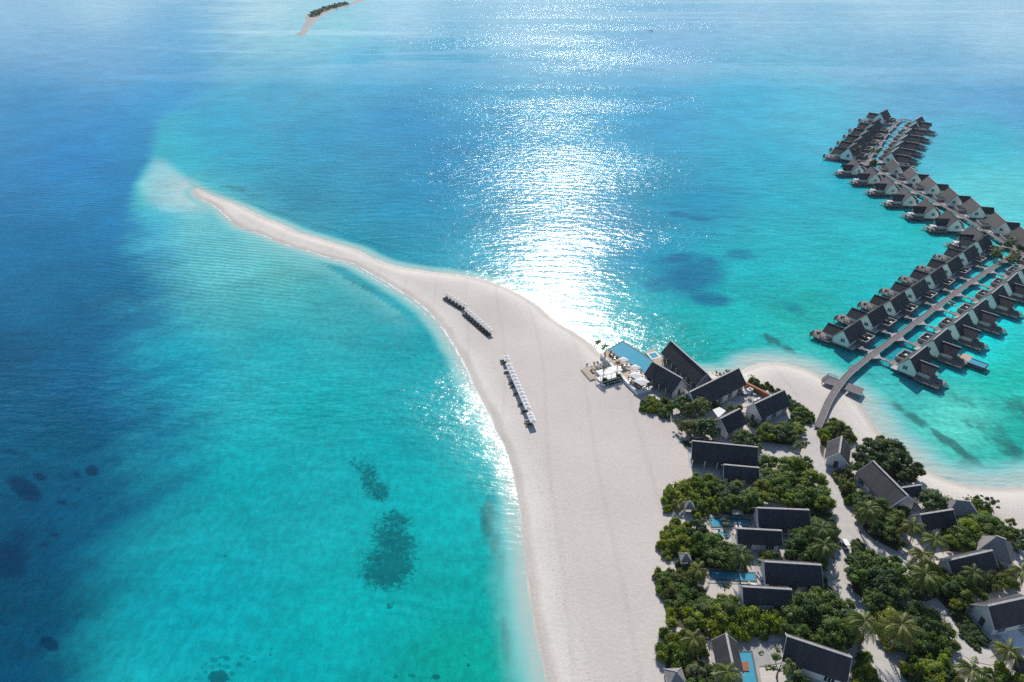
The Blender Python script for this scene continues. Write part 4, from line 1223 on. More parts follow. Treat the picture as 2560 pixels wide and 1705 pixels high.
slab('yard_wall', [c3(1575, 470), c3(1590, 462), c3(1812, 575), c3(1800, 585)], ZS - .1, ZS + 2.0, M_REDWOOD, 'reddish timber fence along the service yard', 'fence')
slab('flat_roof', [c3(1275, 725), c3(1340, 700), c3(1400, 735), c3(1330, 800)], ZS + 2.6, ZS + 2.9, M_WHITE, 'flat white roof between trees beside the gabled house', 'flat roof')
slab('pale_court', [c5(1165, 738), c5(1415, 742), c5(1440, 800), c5(1180, 795)], ZS - .1, ZS + .12, M_WHITE, 'white paved court behind the third pool villa from the bottom', 'court')
# pool villas in the greenery
slab('pool_deck', [c5(535, 870), c5(1110, 870), c5(1120, 1010), c5(640, 1030), c5(540, 920)], ZS - .1, ZS + .1, M_GREYDECK, 'grey deck round the third pool from the bottom', 'deck')
pool([c5(595, 912), c5(1030, 930), c5(1040, 990), c5(640, 1000), c5(625, 960)], ZS + .2, 'blue lap pool of the third villa from the bottom', .35)
slab('pool_deck', [c7(640, 195), c7(1310, 195), c7(1320, 385), c7(645, 362)], ZS - .1, ZS + .1, M_GREYDECK, 'grey deck round the second pool from the bottom', 'deck')
pool([c7(695, 222), c7(1000, 238), c7(1205, 250), c7(1220, 335), c7(1040, 330), c7(700, 310)], ZS + .2, 'blue lap pool of the second villa from the bottom', .35)
slab('pool_deck', [c7(985, 1050), c7(1590, 1060), c7(1560, 1300), c7(1260, 1350), c7(1290, 1545), c7(1080, 1545)], ZS - .1, ZS + .1, M_GREYDECK, 'bleached timber deck round the bottom pool', 'deck')
pool([c7(1022, 1178), c7(1165, 1178), c7(1190, 1300), c7(1235, 1545), c7(1075, 1545)], ZS + .2, 'blue pool at the bottom edge beside the grey pavilion', .35)
slab('pool_platform', [c7(1058, 1295), c7(1140, 1285), c7(1145, 1400), c7(1065, 1395)], ZS + .1, ZS + .32, M_REDWOOD, 'reddish timber platform standing in the bottom pool', 'platform')
slab('villa_court', [c6(1500, 1150), c6(1660, 1110), c6(1730, 1180), c6(1730, 1290), c6(1640, 1290)], ZS - .1, ZS + .1, M_WHITE, 'white court in front of the large right hand beach house', 'court')

# white pergola with planters
pa, pb2, pc, pd = G(*c3(182, 368), 4.1), G(*c3(385, 312), 4.1), G(*c3(440, 352), 4.1), G(*c3(225, 412), 4.1)
pg0 = (pa + pc) / 2
pu = (pb2 - pa); pang = math.atan2(pu.y, pu.x)
plx, ply = pu.length / 2, (pd - pa).length / 2
root = empty('pergola', (pg0.x, pg0.y, ZS), pang)
f = MB(); f.box(-plx, plx, -ply, -ply + .16, 2.85, 3.1); f.box(-plx, plx, ply - .16, ply, 2.85, 3.1)
f.box(-plx, -plx + .16, -ply + .165, ply - .165, 2.85, 3.1); f.box(plx - .16, plx, -ply + .165, ply - .165, 2.85, 3.1); f.build('frame', M_WHITEWOOD, root)
nsl = 22
sl_me = MB(); sl_me.box(-.14, .14, -ply - .2, ply + .2, 0, .06); sl_me = sl_me.mesh('slat', M_WHITEWOOD)
for i in range(nsl):
    o = link('slat', sl_me, root, (-plx + .2 + (2 * plx - .4) * i / (nsl - 1), 0, 3.103)); KIDS.setdefault(root, []).append(o)
for x in (-plx + .1, 0, plx - .1):
    for y in (-ply + .1, ply - .1): post(root, x, y, 0, 2.85, .09, 'column', M_WHITEWOOD)
bd = MB(); bd.box(-plx + .3, plx - .3, -ply + .2, ply - .2, 0, .5); bd.build('daybed_base', M_WHITE, root)
tag(root, 'white slatted pergola on the sand beside the beach club terrace', 'pergola')
FOOT.append((pg0.x, pg0.y, pang, plx + .5, ply + .5))
pw_ = MB(); pw_.box(-plx - .2, plx + .2, -ply - 1.0, -ply - .8, 0, 1.0); pw_.box(-plx - .2, plx + .2, -ply - 1.9, -ply - 1.7, 0, .7); pw_.box(-plx - .2, -plx, -ply - 1.695, -ply - 1.005, 0, .7); pw_.box(plx, plx + .2, -ply - 1.695, -ply - 1.005, 0, .7)
o = pw_.build('planter', M_WHITE, None, (pg0.x, pg0.y, ZS), pang); tag(o, 'long white planter box in front of the pergola', 'planter')
# goal-like frame seen only by its rails beside the terrace

# ------------------------------------------------------------------ planting
def leaf_mat(name, trans=.5, var=.42, hue=0.0):
    m, nt = new_mat(name)
    L = nt.links.new
    out = nd(nt, 'OutputMaterial')
    oi = nd(nt, 'ObjectInfo'); geo = nd(nt, 'NewGeometry')
    n = nd(nt, 'TexNoise'); n.inputs['Scale'].default_value = .55; n.inputs['Detail'].default_value = 3; L(geo.outputs['Position'], n.inputs['Vector'])
    wn_ = nd(nt, 'TexNoise'); wn_.inputs['Scale'].default_value = 3.5; wn_.inputs['Detail'].default_value = 2; L(geo.outputs['Position'], wn_.inputs['Vector'])
    ad = nd(nt, 'Math', operation='ADD'); L(n.outputs[0], ad.inputs[0]); L(wn_.outputs[0], ad.inputs[1])
    mr = nd(nt, 'MapRange'); mr.inputs['From Min'].default_value = .7; mr.inputs['From Max'].default_value = 1.3; mr.inputs['To Min'].default_value = 1 - var; mr.inputs['To Max'].default_value = 1 + var; L(ad.outputs[0], mr.inputs[0])
    vm = nd(nt, 'VectorMath', operation='SCALE'); L(oi.outputs['Color'], vm.inputs[0]); L(mr.outputs[0], vm.inputs['Scale'])
    d = nd(nt, 'BsdfPrincipled'); d.inputs['Roughness'].default_value = .55; d.inputs['Specular IOR Level'].default_value = .35; L(vm.outputs[0], d.inputs['Base Color'])
    t = nd(nt, 'BsdfTranslucent')
    hs = nd(nt, 'VectorMath', operation='MULTIPLY'); hs.inputs[1].default_value = (1.5, 1.7, .45); L(vm.outputs[0], hs.inputs[0]); L(hs.outputs[0], t.inputs[0])
    ms = nd(nt, 'MixShader'); ms.inputs[0].default_value = trans; L(d.outputs[0], ms.inputs[1]); L(t.outputs[0], ms.inputs[2])
    L(ms.outputs[0], out.inputs[0])
    return m


M_LEAF = leaf_mat('broad_leaf')
M_FROND = leaf_mat('palm_leaf', .3, .25)
M_BARK = simple('bark', (0.17, 0.14, 0.11), .9, .3, 2.0, bump=.4, bscale=6)
M_PALMBARK = simple('palm_bark', (0.24, 0.21, 0.18), .9, .25, 2.0)
M_SOIL = simple('leaf_litter', (0.075, 0.066, 0.042), .95, .5, .9)
npr = np.random.RandomState(11)


def quads_mesh(name, C, N, S, mat, T=None, extra=None):
    """leaf cards: centres, normals, sizes"""
    n = len(C)
    up = np.where(np.abs(N[:, 2:3]) > .9, np.array([[1., 0, 0]]), np.array([[0, 0, 1.]]))
    A = np.cross(up, N); A /= np.linalg.norm(A, axis=1, keepdims=True)
    B = np.cross(N, A)
    ang = npr.rand(n)[:, None] * 6.283
    A2 = A * np.cos(ang) + B * np.sin(ang); B2 = -A * np.sin(ang) + B * np.cos(ang)
    a = A2 * S[:, None] * .5; b = B2 * S[:, None] * .36
    bend = N * S[:, None] * .10
    V = np.stack([C - a - bend, C + b * 1.0, C + a - bend, C - b * 1.0], 1).reshape(-1, 3)
    Fq = np.arange(n * 4).reshape(n, 4)
    return V, Fq


def mesh_np(name, V, Fq, mat, V2=None, F3=None):
    me = bpy.data.meshes.new(name)
    nv = len(V)
    allV = V if V2 is None else np.concatenate([V, V2])
    loops = Fq.ravel()
    starts = np.arange(0, len(loops), 4)
    if V2 is not None:
        l3 = (F3 + nv).ravel()
        starts = np.concatenate([starts, len(loops) + np.arange(0, len(l3), 3)])
        loops = np.concatenate([loops, l3])
    me.vertices.add(len(allV)); me.vertices.foreach_set('co', allV.astype(np.float32).ravel())
    me.loops.add(len(loops)); me.loops.foreach_set('vertex_index', loops.astype(np.int32))
    me.polygons.add(len(starts)); me.polygons.foreach_set('loop_start', starts.astype(np.int32))
    me.update(calc_edges=True)
    me.materials.append(mat)
    return me


_b = bmesh.new(); bmesh.ops.create_icosphere(_b, subdivisions=2, radius=1.0)
_b.verts.ensure_lookup_table()
ICO_V = np.array([v.co[:] for v in _b.verts]); ICO_F = np.array([[v.index for v in f.verts] for f in _b.faces]); _b.free()


def crown_mesh(name, lobes, per, size, solid=.74, outw=1.0):
    """unit-ish crown from several leafy lobes: (x, y, z, r)"""
    Cs, Ns, Ss, V2, F3 = [], [], [], [], []
    k = 0
    for (x, y, z, r) in lobes:
        n = int(per * r * r)
        d = npr.normal(size=(n, 3)); d /= np.linalg.norm(d, axis=1, keepdims=True)
        d[:, 2] = np.where(d[:, 2] < -.35, -d[:, 2], d[:, 2])
        wob = 1 + .16 * np.sin(d[:, 0] * 5 + x * 9) * np.cos(d[:, 1] * 5 + y * 7) + .12 * np.sin(d[:, 2] * 8 + k)
        rad = r * wob * (0.74 + .38 * npr.rand(n))
        Cs.append(np.array([[x, y, z]]) + d * rad[:, None])
        nn = d * outw + npr.normal(size=(n, 3)) * .40 + np.array([[0, 0, .6]])
        Ns.append(nn / np.linalg.norm(nn, axis=1, keepdims=True))
        Ss.append(size * (0.6 + .8 * npr.rand(n)))
        if solid:
            V2.append(ICO_V * r * solid * (1 + .1 * npr.normal(size=(len(ICO_V), 1))) + np.array([[x, y, z]])); F3.append(ICO_F + k * len(ICO_V)); k += 1
    V, Fq = quads_mesh(name, np.concatenate(Cs), np.concatenate(Ns), np.concatenate(Ss), None)
    return mesh_np(name, V, Fq, M_LEAF, np.concatenate(V2) if solid else None, np.concatenate(F3) if solid else None)


def lobes_for(kind, seed):
    r = random.Random(seed)
    out = []
    if kind == 'shrub':                              # low, wide dome (radius 1, height about .9)
        n = r.randint(7, 10)
        for i in range(n):
            a = 6.283 * i / n + r.uniform(-.3, .3); q = r.uniform(.42, .66)
            out.append((q * math.cos(a), q * math.sin(a), r.uniform(.12, .38), r.uniform(.28, .42)))
        for i in range(3): out.append((r.uniform(-.25, .25), r.uniform(-.25, .25), r.uniform(.42, .60), r.uniform(.30, .42)))
    elif kind == 'tree':                             # taller heaped crown
        n = r.randint(8, 11)
        for i in range(n):
            a = 6.283 * i / n + r.uniform(-.3, .3); q = r.uniform(.5, .75)
            out.append((q * math.cos(a), q * math.sin(a), r.uniform(-.2, .25), r.uniform(.26, .42)))
        for i in range(6):
            a = r.uniform(0, 6.283); q = r.uniform(.1, .42)
            out.append((q * math.cos(a), q * math.sin(a), r.uniform(.3, .68), r.uniform(.25, .38)))
    elif kind == 'open':                             # separate leafy clumps with sky between
        for i in range(16):
            a = r.uniform(0, 6.283); q = r.uniform(.25, .95)
            out.append((q * math.cos(a), q * math.sin(a), r.uniform(-.2, .8) * (1.1 - .5 * q), r.uniform(.13, .22)))
    return out


SHRUB = [crown_mesh('crown', lobes_for('shrub', s), 560, .15) for s in (1, 2, 3, 4)]
TREE = [crown_mesh('crown', lobes_for('tree', s), 560, .125) for s in (5, 6, 7, 8)]
OPEN = [crown_mesh('crown', lobes_for('open', s), 1500, .13, 0) for s in (9, 10)]


def trunk_mesh(seed, spread=.5):
    r = random.Random(seed)
    mb = MB()
    mb.tube([(0, 0, 0), (.03, .02, .35), (.0, .05, .7)], [.075, .055, .045], 7)
    for i in range(5):
        a = 6.283 * i / 5 + r.uniform(-.4, .4)
        mb.tube([(0, .03, .5), (spread * .5 * math.cos(a), spread * .5 * math.sin(a), .8), (spread * math.cos(a), spread * math.sin(a), 1.05 + r.uniform(-.1, .15))], [.04, .028, .012], 5)
    return mb.mesh('trunk', M_BARK)


TRUNKS = [trunk_mesh(s) for s in (1, 2, 3)]
GREENS = {'yellow': (0.195, 0.240, 0.016), 'mid': (0.112, 0.172, 0.025), 'dark': (0.056, 0.108, 0.027), 'olive': (0.115, 0.136, 0.034), 'grey': (0.14, 0.165, 0.07)}


def col_for(kind, spread=.16):
    c = GREENS[kind]
    f = rnd.uniform(1 - spread, 1 + spread)
    return (c[0] * f * rnd.uniform(.88, 1.12), c[1] * f, c[2] * f * rnd.uniform(.8, 1.2), 1)


def plant(kind, x, y, r, h, green, label, cat, group=None, z=ZS, name=None):
    """a shrub (crown to the ground, short stem) or a tree (stem and limbs, crown on top); r crown radius, h full height"""
    nm = name or ('shrub' if kind == 'shrub' else 'broadleaf_tree')
    root = empty(nm, (x, y, z), rnd.uniform(0, 6.283))
    me = rnd.choice(SHRUB if kind == 'shrub' else TREE if kind == 'tree' else OPEN)
    c = link('crown', me, root)
    if kind == 'shrub':
        c.scale = (r, r * rnd.uniform(.88, 1.12), h); c.location = (0, 0, 0)
        t = link('trunk', rnd.choice(TRUNKS), root); t.scale = (h * .5, h * .5, h * .45)
    else:
        vz = min(r * .95, h * .55)
        c.scale = (r, r * rnd.uniform(.88, 1.12), vz); c.location = (0, 0, h - vz * .92)
        t = link('trunk', rnd.choice(TRUNKS), root); t.scale = (r * .75, r * .75, (h - vz * .7) / 1.0)
    c.color = col_for(green)
    tag(root, label, cat, group)
    return root


v_ = lambda x, y: (1400 + x / 1.6422, 750 + y / 1.6422)


def inside(poly, x, y):
    c = False
    n = len(poly)
    for i in range(n):
        a, b = poly[i], poly[(i + 1) % n]
        if (a[1] > y) != (b[1] > y) and x < (b[0] - a[0]) * (y - a[1]) / (b[1] - a[1]) + a[0]: c = not c
    return c


def blocked(x, y, m):
    for cx, cy, h, lx, ly in FOOT:
        dx, dy = x - cx, y - cy
        u = dx * math.cos(h) + dy * math.sin(h); w = -dx * math.sin(h) + dy * math.cos(h)
        if abs(u) < lx + m and abs(w) < ly + m: return True
    return False


PATHS_PX = [([(1070, 490), (1040, 545), (1045, 640), (1078, 710), (1112, 765), (1132, 825), (1150, 890), (1166, 960), (1162, 1010), (1140, 1060), (1122, 1115), (1135, 1165), (1172, 1200), (1212, 1240), (1240, 1290), (1262, 1370), (1300, 1440), (1360, 1530), (1400, 1600)], 4.0, 'pale sand path winding from the jetty past the bungalows'),
            ([(1152, 880), (1190, 915), (1235, 965), (1300, 1012), (1400, 1060), (1440, 1100)], 3.4, 'pale sand path branching right behind the round grove'),
            ([(1520, 1232), (1575, 1285), (1612, 1370), (1680, 1448), (1742, 1468), (1800, 1440), (1840, 1420)], 3.2, 'pale sand path in front of the low dark hedge plot')]
for px_, w_, _ in PATHS_PX:
    q_ = smooth_line([tuple(G(*v_(*p), ZS)) for p in px_], 4)
    for v in q_: FOOT.append((v.x, v.y, 0, w_ * .42, w_ * .42))
ALLP = []


def gz(x, y):
    return ZS if (x < 95 and y < 150) else ground_z(x, y)


def nth(i):
    tens = {2: 'twenty', 3: 'thirty', 4: 'forty', 5: 'fifty', 6: 'sixty'}
    if i < 19: return ORD[i]
    q, r = divmod(i + 1, 10)
    return (tens[q][:-1] + 'ieth') if r == 0 else tens[q] + '-' + ORD[r - 1]


SOILS = []


def thicket(px, kind, h0, h1, r0, r1, gap, greens, label, group, cat=None, soil=True, mh=None):
    """fill a surveyed outline with individual plants"""
    hm_ = mh if mh is not None else (h0 + h1) * .3
    poly = [tuple(G(*v_(*p), ZS + hm_))[:2] for p in px]
    x0, x1 = min(p[0] for p in poly), max(p[0] for p in poly); y0, y1 = min(p[1] for p in poly), max(p[1] for p in poly)
    got, made = [], []
    for _ in range(int((x1 - x0) * (y1 - y0) * 5) + 60):
        x, y = rnd.uniform(x0, x1), rnd.uniform(y0, y1)
        if not inside(poly, x, y): continue
        r = rnd.uniform(r0, r1)
        if any((x - a) ** 2 + (y - b) ** 2 < (gap * .5 * (r + s)) ** 2 for a, b, s in got): continue
        edge = float(poly_sd(np.array([[x, y]]), poly)[0])
        rr = min(r, max(edge + r * .35, r0 * .62))
        if blocked(x, y, rr * .42): continue
        got.append((x, y, r))
        k = kind if isinstance(kind, str) else rnd.choice(kind)
        h = rnd.uniform(h0, h1) * (.7 + .3 * min(1, max(edge, 0) / 3))
        made.append((proj(x, y, ZS + h * .7)[0], plant(k, x, y, rr * 1.1, h * 1.04, rnd.choice(greens), label, cat or ('shrub' if k == 'shrub' else 'tree'), group, gz(x, y))))
    made.sort(key=lambda t: t[0])
    for i, (_, o) in enumerate(made): o['label'] = f'{label}, {nth(i)} from the left'
    ALLP.append(len(got))
    if soil:
        cx = sum(p[0] for p in poly) / len(poly); cy = sum(p[1] for p in poly) / len(poly)
        inset = []
        for p in poly:
            d = Vector((p[0] - cx, p[1] - cy)); l = max(d.length, .01); q = d * max(.3, (l - .9) / l)
            inset.append((cx + q.x, cy + q.y))
        SOILS.append(inset)


def single(p, kind, r, h, green, label, cat='tree'):
    g = G(*v_(*p), ZS + h * .6)
    return plant(kind, g.x, g.y, r, h, green, label, cat, None, ground_z(g.x, g.y))


T = thicket
T([(425, 790), (440, 760), (520, 735), (560, 710), (620, 712), (660, 735), (660, 800), (640, 880), (600, 890), (560, 890), (560, 830), (510, 815), (440, 850)], 'shrub', 2.6, 4.0, 2.0, 3.0, .95, ['yellow', 'yellow', 'mid'],
  'bright shrub in the topmost hedge tongue on the sand', 'shrubs of the topmost hedge tongue')
T([(665, 740), (740, 762), (800, 772), (825, 720), (815, 655), (900, 652), (960, 640), (1010, 650), (1030, 700), (1100, 740), (1116, 830), (1108, 880), (1035, 870), (1025, 848), (940, 825), (840, 818), (800, 850), (700, 880), (650, 870)], 'tree', 4.0, 6.5, 2.3, 3.3, .95, ['mid', 'dark', 'mid', 'yellow'],
  'dense green tree below the long beach hall', 'trees of the thicket below the long beach hall')
T([(400, 1000), (420, 960), (450, 900), (500, 888), (530, 905), (540, 960), (530, 1040), (500, 1052), (430, 1040)], 'shrub', 2.2, 3.4, 1.9, 2.9, .95, ['yellow'],
  'yellow-green shrub in the middle hedge tongue on the sand', 'shrubs of the middle hedge tongue')
T([(535, 905), (600, 935), (660, 978), (715, 992), (735, 1050), (790, 1090), (760, 1108), (600, 1100), (540, 1060)], ['tree', 'shrub'], 3.0, 5.0, 2.0, 2.8, .95, ['mid', 'dark'],
  'dark green tree between the second and third villa pools', 'trees between the second and third villa pools')
T([(925, 1000), (960, 950), (1025, 895), (1120, 880), (1150, 960), (1158, 1030), (1120, 1085), (1075, 1085), (925, 1045), (830, 1075), (812, 1050), (900, 1035)], 'tree', 3.6, 5.6, 2.1, 3.0, .95, ['mid', 'dark'],
  'green tree behind the third pool villa', 'trees behind the third pool villa')
T([(385, 1140), (400, 1105), (470, 1095), (540, 1122), (585, 1180), (600, 1210), (560, 1250), (450, 1270), (440, 1230), (410, 1180)], 'shrub', 2.0, 3.0, 1.8, 2.6, .92, ['yellow', 'mid', 'olive'],
  'brownish green shrub in the lower hedge tongue', 'shrubs of the lower hedge tongue')
T([(600, 1215), (640, 1215), (740, 1222), (800, 1268), (870, 1268), (930, 1290), (942, 1330), (860, 1362), (700, 1372), (560, 1340), (450, 1312), (445, 1275), (560, 1255)], ['shrub', 'tree'], 3.0, 4.4, 2.1, 3.0, .95, ['yellow', 'yellow', 'mid'],
  'sunlit shrub in the hedge above the bottom pool', 'shrubs of the hedge above the bottom pool')
T([(930, 1300), (960, 1225), (1060, 1188), (1120, 1200), (1195, 1232), (1205, 1300), (1235, 1395), (1180, 1420), (1080, 1388), (935, 1372)], 'tree', 4.5, 6.5, 2.5, 3.4, .95, ['mid', 'dark', 'mid'],
  'large green tree right of the hedge above the bottom villa', 'large trees above the bottom villa')
T([(410, 1400), (430, 1352), (500, 1345), (560, 1362), (602, 1400), (600, 1470), (560, 1505), (430, 1505), (415, 1450)], 'shrub', 2.4, 3.8, 2.0, 2.8, .95, ['yellow', 'mid', 'mid'],
  'green shrub in the hedge island left of the bottom pavilion', 'shrubs left of the bottom pavilion')
T([(510, 1465), (560, 1465), (620, 1515), (630, 1580), (480, 1580)], 'tree', 3.0, 4.5, 1.6, 2.2, .95, ['grey', 'mid'],
  'pale tree beside the bottom beach gazebo', 'trees beside the bottom gazebo')
T([(325, 420), (370, 392), (440, 387), (460, 430), (450, 480), (400, 455), (335, 440)], 'shrub', 2.0, 3.4, 1.7, 2.5, .95, ['mid', 'yellow', 'dark'],
  'green shrub at the corner beside the beach club halls', 'shrubs at the corner of the beach club')
T([(682, 432), (730, 430), (790, 440), (832, 480), (800, 505), (740, 458), (690, 450)], ['shrub', 'tree'], 2.6, 4.0, 1.7, 2.4, .95, ['dark', 'mid'],
  'dark plant between service yard and gabled house', 'trees between the service yard and the gabled house')
T([(775, 312), (850, 330), (900, 358), (950, 395), (1000, 430), (1050, 470), (1005, 505), (960, 478), (945, 415), (935, 380), (860, 352), (785, 338)], 'shrub', 2.0, 3.2, 1.7, 2.4, .92, ['mid', 'dark', 'mid'],
  'green shrub on the lagoon side of the service buildings', 'shrubs on the lagoon side of the service buildings')
T([(800, 520), (850, 492), (890, 520), (980, 470), (1003, 520), (965, 578), (890, 570), (830, 560)], 'tree', 3.2, 4.6, 1.8, 2.5, .95, ['mid', 'yellow', 'dark'],
  'green tree in the clump behind the long beach hall', 'trees of the clump behind the long beach hall')
T([(715, 555), (760, 532), (815, 565), (825, 600), (720, 590)], 'tree', 3.6, 5.0, 2.0, 2.6, .95, ['dark', 'mid'],
  'dark tree behind the right end of the long beach hall', 'trees behind the long beach hall')
T([(1060, 500), (1100, 472), (1150, 482), (1212, 550), (1200, 590), (1170, 560), (1135, 545), (1090, 565), (1085, 640), (1100, 672), (1062, 672), (1045, 600)], ['shrub', 'tree'], 2.4, 4.2, 1.7, 2.4, .95, ['mid', 'yellow', 'olive'],
  'green shrub around the small hut at the foot of the jetty', 'shrubs around the small hut')
T([(1215, 640), (1250, 585), (1320, 565), (1400, 595), (1440, 640), (1488, 690), (1465, 718), (1400, 725), (1345, 690), (1290, 655), (1225, 680)], 'tree', 5.5, 7.5, 2.7, 3.5, .95, ['dark', 'olive', 'dark'],
  'part of the biggest dark tree clump on the right hand beach', 'trees of the biggest dark clump')
T([(1100, 705), (1140, 692), (1205, 685), (1212, 745), (1245, 795), (1200, 822), (1130, 790), (1112, 750)], ['shrub', 'tree'], 2.6, 4.2, 1.8, 2.5, .95, ['mid', 'dark', 'olive'],
  'green shrub left of the large sunlit roof', 'shrubs left of the large sunlit roof')
T([(1212, 825), (1300, 792), (1395, 785), (1435, 830), (1420, 900), (1410, 1000), (1390, 1030), (1300, 980), (1240, 900)], 'tree', 3.6, 5.6, 2.2, 3.0, .95, ['mid', 'dark', 'dark'],
  'green tree in the grove below the large sunlit roof', 'trees of the grove below the large sunlit roof')
T([(1655, 805), (1720, 800), (1785, 850), (1755, 872), (1690, 840)], ['shrub', 'open'], 2.2, 3.6, 1.5, 2.2, .95, ['olive', 'mid', 'grey'],
  'loose olive bush beside the light grey hipped roof', 'bushes beside the light grey hipped roof')
T([(1592, 930), (1660, 882), (1740, 872), (1810, 912), (1838, 960), (1790, 990), (1700, 1010), (1600, 1000)], 'tree', 4.2, 5.6, 2.4, 3.2, .92, ['mid', 'yellow', 'mid'],
  'leafy tree in the big crown group above the pyramid roof', 'trees of the crown group above the pyramid roof')
T([(1835, 905), (1880, 905), (1910, 960), (1910, 1020), (1850, 990)], 'tree', 4, 5.5, 2.0, 2.8, .95, ['dark', 'mid'],
  'tree at the right edge beside the beach', 'trees at the right edge beside the beach')
T([(1190, 982), (1228, 980), (1270, 1022), (1255, 1042), (1192, 1042)], 'shrub', 1.0, 1.4, 1.1, 1.6, .85, ['mid', 'dark'],
  'low clipped shrub in the wedge between the two sand paths', 'low shrubs in the wedge between the paths')
T([(1190, 1055), (1260, 1035), (1350, 1042), (1418, 1092), (1420, 1180), (1395, 1245), (1285, 1255), (1205, 1190)], 'tree', 4.5, 6.2, 2.6, 3.4, .95, ['mid', 'mid', 'dark'],
  'green tree in the round grove between the two sand paths', 'trees of the round grove between the paths')
T([(1440, 1070), (1560, 1072), (1660, 1085), (1715, 1150), (1700, 1238), (1600, 1248), (1520, 1215), (1445, 1195)], 'tree', 3.6, 5.4, 2.2, 3.0, .95, ['mid', 'yellow', 'dark'],
  'green tree in the grove right of the two big palms', 'trees of the grove right of the two palms')
T([(1210, 1265), (1400, 1255), (1480, 1242), (1540, 1280), (1600, 1330), (1628, 1400), (1600, 1452), (1500, 1445), (1400, 1425), (1310, 1400), (1245, 1330)], ['tree', 'shrub', 'tree'], 2.8, 4.6, 2.0, 2.9, .95, ['mid', 'dark', 'mid', 'yellow'],
  'green tree in the lower grove between the forking paths', 'trees of the lower grove between the paths')
T([(1592, 1262), (1718, 1252), (1755, 1330), (1798, 1400), (1760, 1430), (1690, 1430), (1640, 1360)], 'shrub', .9, 1.5, 1.3, 1.9, .85, ['dark', 'mid', 'dark'],
  'low dark shrub before the large right hand house', 'low shrubs before the large right hand house')
T([(1735, 1105), (1800, 1082), (1868, 1110), (1880, 1160), (1800, 1172), (1740, 1215), (1730, 1160)], ['tree', 'shrub'], 2.8, 4.2, 1.9, 2.6, .95, ['mid', 'olive'],
  'olive green tree between the two right hand beach houses', 'trees between the right hand beach houses')
T([(1385, 1530), (1450, 1462), (1600, 1462), (1640, 1520), (1650, 1590), (1410, 1590)], ['tree', 'shrub'], 3.0, 4.6, 2.0, 2.8, .95, ['mid', 'yellow', 'dark'],
  'plant at the bottom edge between the sand paths', 'trees at the bottom edge between the paths')
T([(1720, 1545), (1800, 1495), (1915, 1480), (1915, 1590), (1720, 1590)], ['tree', 'shrub'], 3.0, 4.4, 2.0, 2.8, .95, ['mid', 'yellow'],
  'green tree in the bottom right corner', 'trees in the bottom right corner')
T([(1215, 1450), (1262, 1432), (1300, 1520), (1335, 1590), (1210, 1590)], 'shrub', 1.6, 2.8, 1.5, 2.2, .92, ['mid', 'yellow'],
  'green shrub between the bottom villa and the sand path', 'shrubs between the bottom villa and the path')
T([(1285, 1402), (1340, 1425), (1425, 1515), (1445, 1590), (1405, 1590), (1345, 1495)], 'shrub', 2.0, 3.2, 1.7, 2.4, .95, ['mid', 'dark'],
  'dark shrub along the lowest sand path', 'shrubs along the lowest sand path')
T([(500, 578), (560, 568), (640, 574), (640, 586), (520, 596)], 'shrub', .9, 1.3, 1.0, 1.3, .85, ['dark'],
  'low shrub behind the long beach hall', 'low shrubs behind the long beach hall', soil=False)
T([(480, 1075), (520, 1062), (590, 1110), (600, 1140), (540, 1120)], ['shrub'], 1.6, 2.6, 1.3, 1.8, .92, ['mid', 'grey'],
  'small shrub under the short palm beside the second pool', 'shrubs beside the second pool', soil=False)
T([(1100, 1095), (1075, 1180), (1110, 1190), (1180, 1215), (1130, 1130)], ['shrub'], 1.4, 2.4, 1.4, 1.9, .9, ['dark', 'mid'],
  'dark shrub at the back of the second pool villa', 'shrubs behind the second pool villa')

single((560, 440), 'tree', 4.6, 7.2, 'olive', 'broad olive tree in front of the largest dark hall roof')
single((500, 425), 'tree', 3.4, 6.0, 'dark', 'dark tree between the beach club shrubs and the broad olive tree')
single((600, 520), 'tree', 4.0, 6.6, 'dark', 'dark tree left of the white gabled house')
single((535, 520), 'tree', 3.4, 5.4, 'olive', 'leaning olive tree casting lacy shade on the sand by the beach hall')
single((490, 500), 'open', 2.4, 4.2, 'grey', 'thin pale tree at the sand edge behind the beach hall')
single((640, 425), 'shrub', 1.9, 3.0, 'mid', 'round bush before the largest dark hall roof', 'bush')
single((992, 598), 'open', 3.0, 5.0, 'grey', 'pale open crowned tree standing alone on sand by the path')
single((1545, 818), 'tree', 4.4, 5.4, 'dark', 'round dark green tree right of the sunlit beach house')
single((905, 1500), 'open', 4.2, 6.5, 'grey', 'sparse tree with bare limbs in front of the bottom villa')
single((1000, 1568), 'shrub', 2.4, 3.0, 'dark', 'bush at the bottom edge under the sparse tree', 'bush')
single((680, 915), 'open', 1.9, 2.6, 'grey', 'grey green bush at the corner of the third villa pool', 'bush')
single((590, 905), 'open', 2.0, 2.8, 'olive', 'brownish bush on the edge of the third pool', 'bush')
single((680, 1175), 'open', 1.3, 2.6, 'dark', 'lone small dark tree on white sand by the second pool')
single((850, 1050), 'shrub', 2.2, 3.0, 'yellow', 'bright bush between two villa roofs', 'bush')
single((1760, 830), 'open', 2.6, 4.8, 'dark', 'spindly dark tree silhouetted against the right hand beach')
single((650, 300), 'open', 2.0, 2.4, 'grey', 'dry grey bush on the shore behind the slim hall', 'bush')
single((690, 292), 'open', 1.8, 2.6, 'olive', 'bare twiggy bush on the shore behind the largest roof', 'bush')
single((790, 315), 'open', 1.6, 2.0, 'grey', 'purplish twiggy bush by the hall gable near the shore', 'bush')
single((790, 500), 'open', 1.8, 3.0, 'grey', 'pinkish grey bush beside the white gabled house', 'bush')

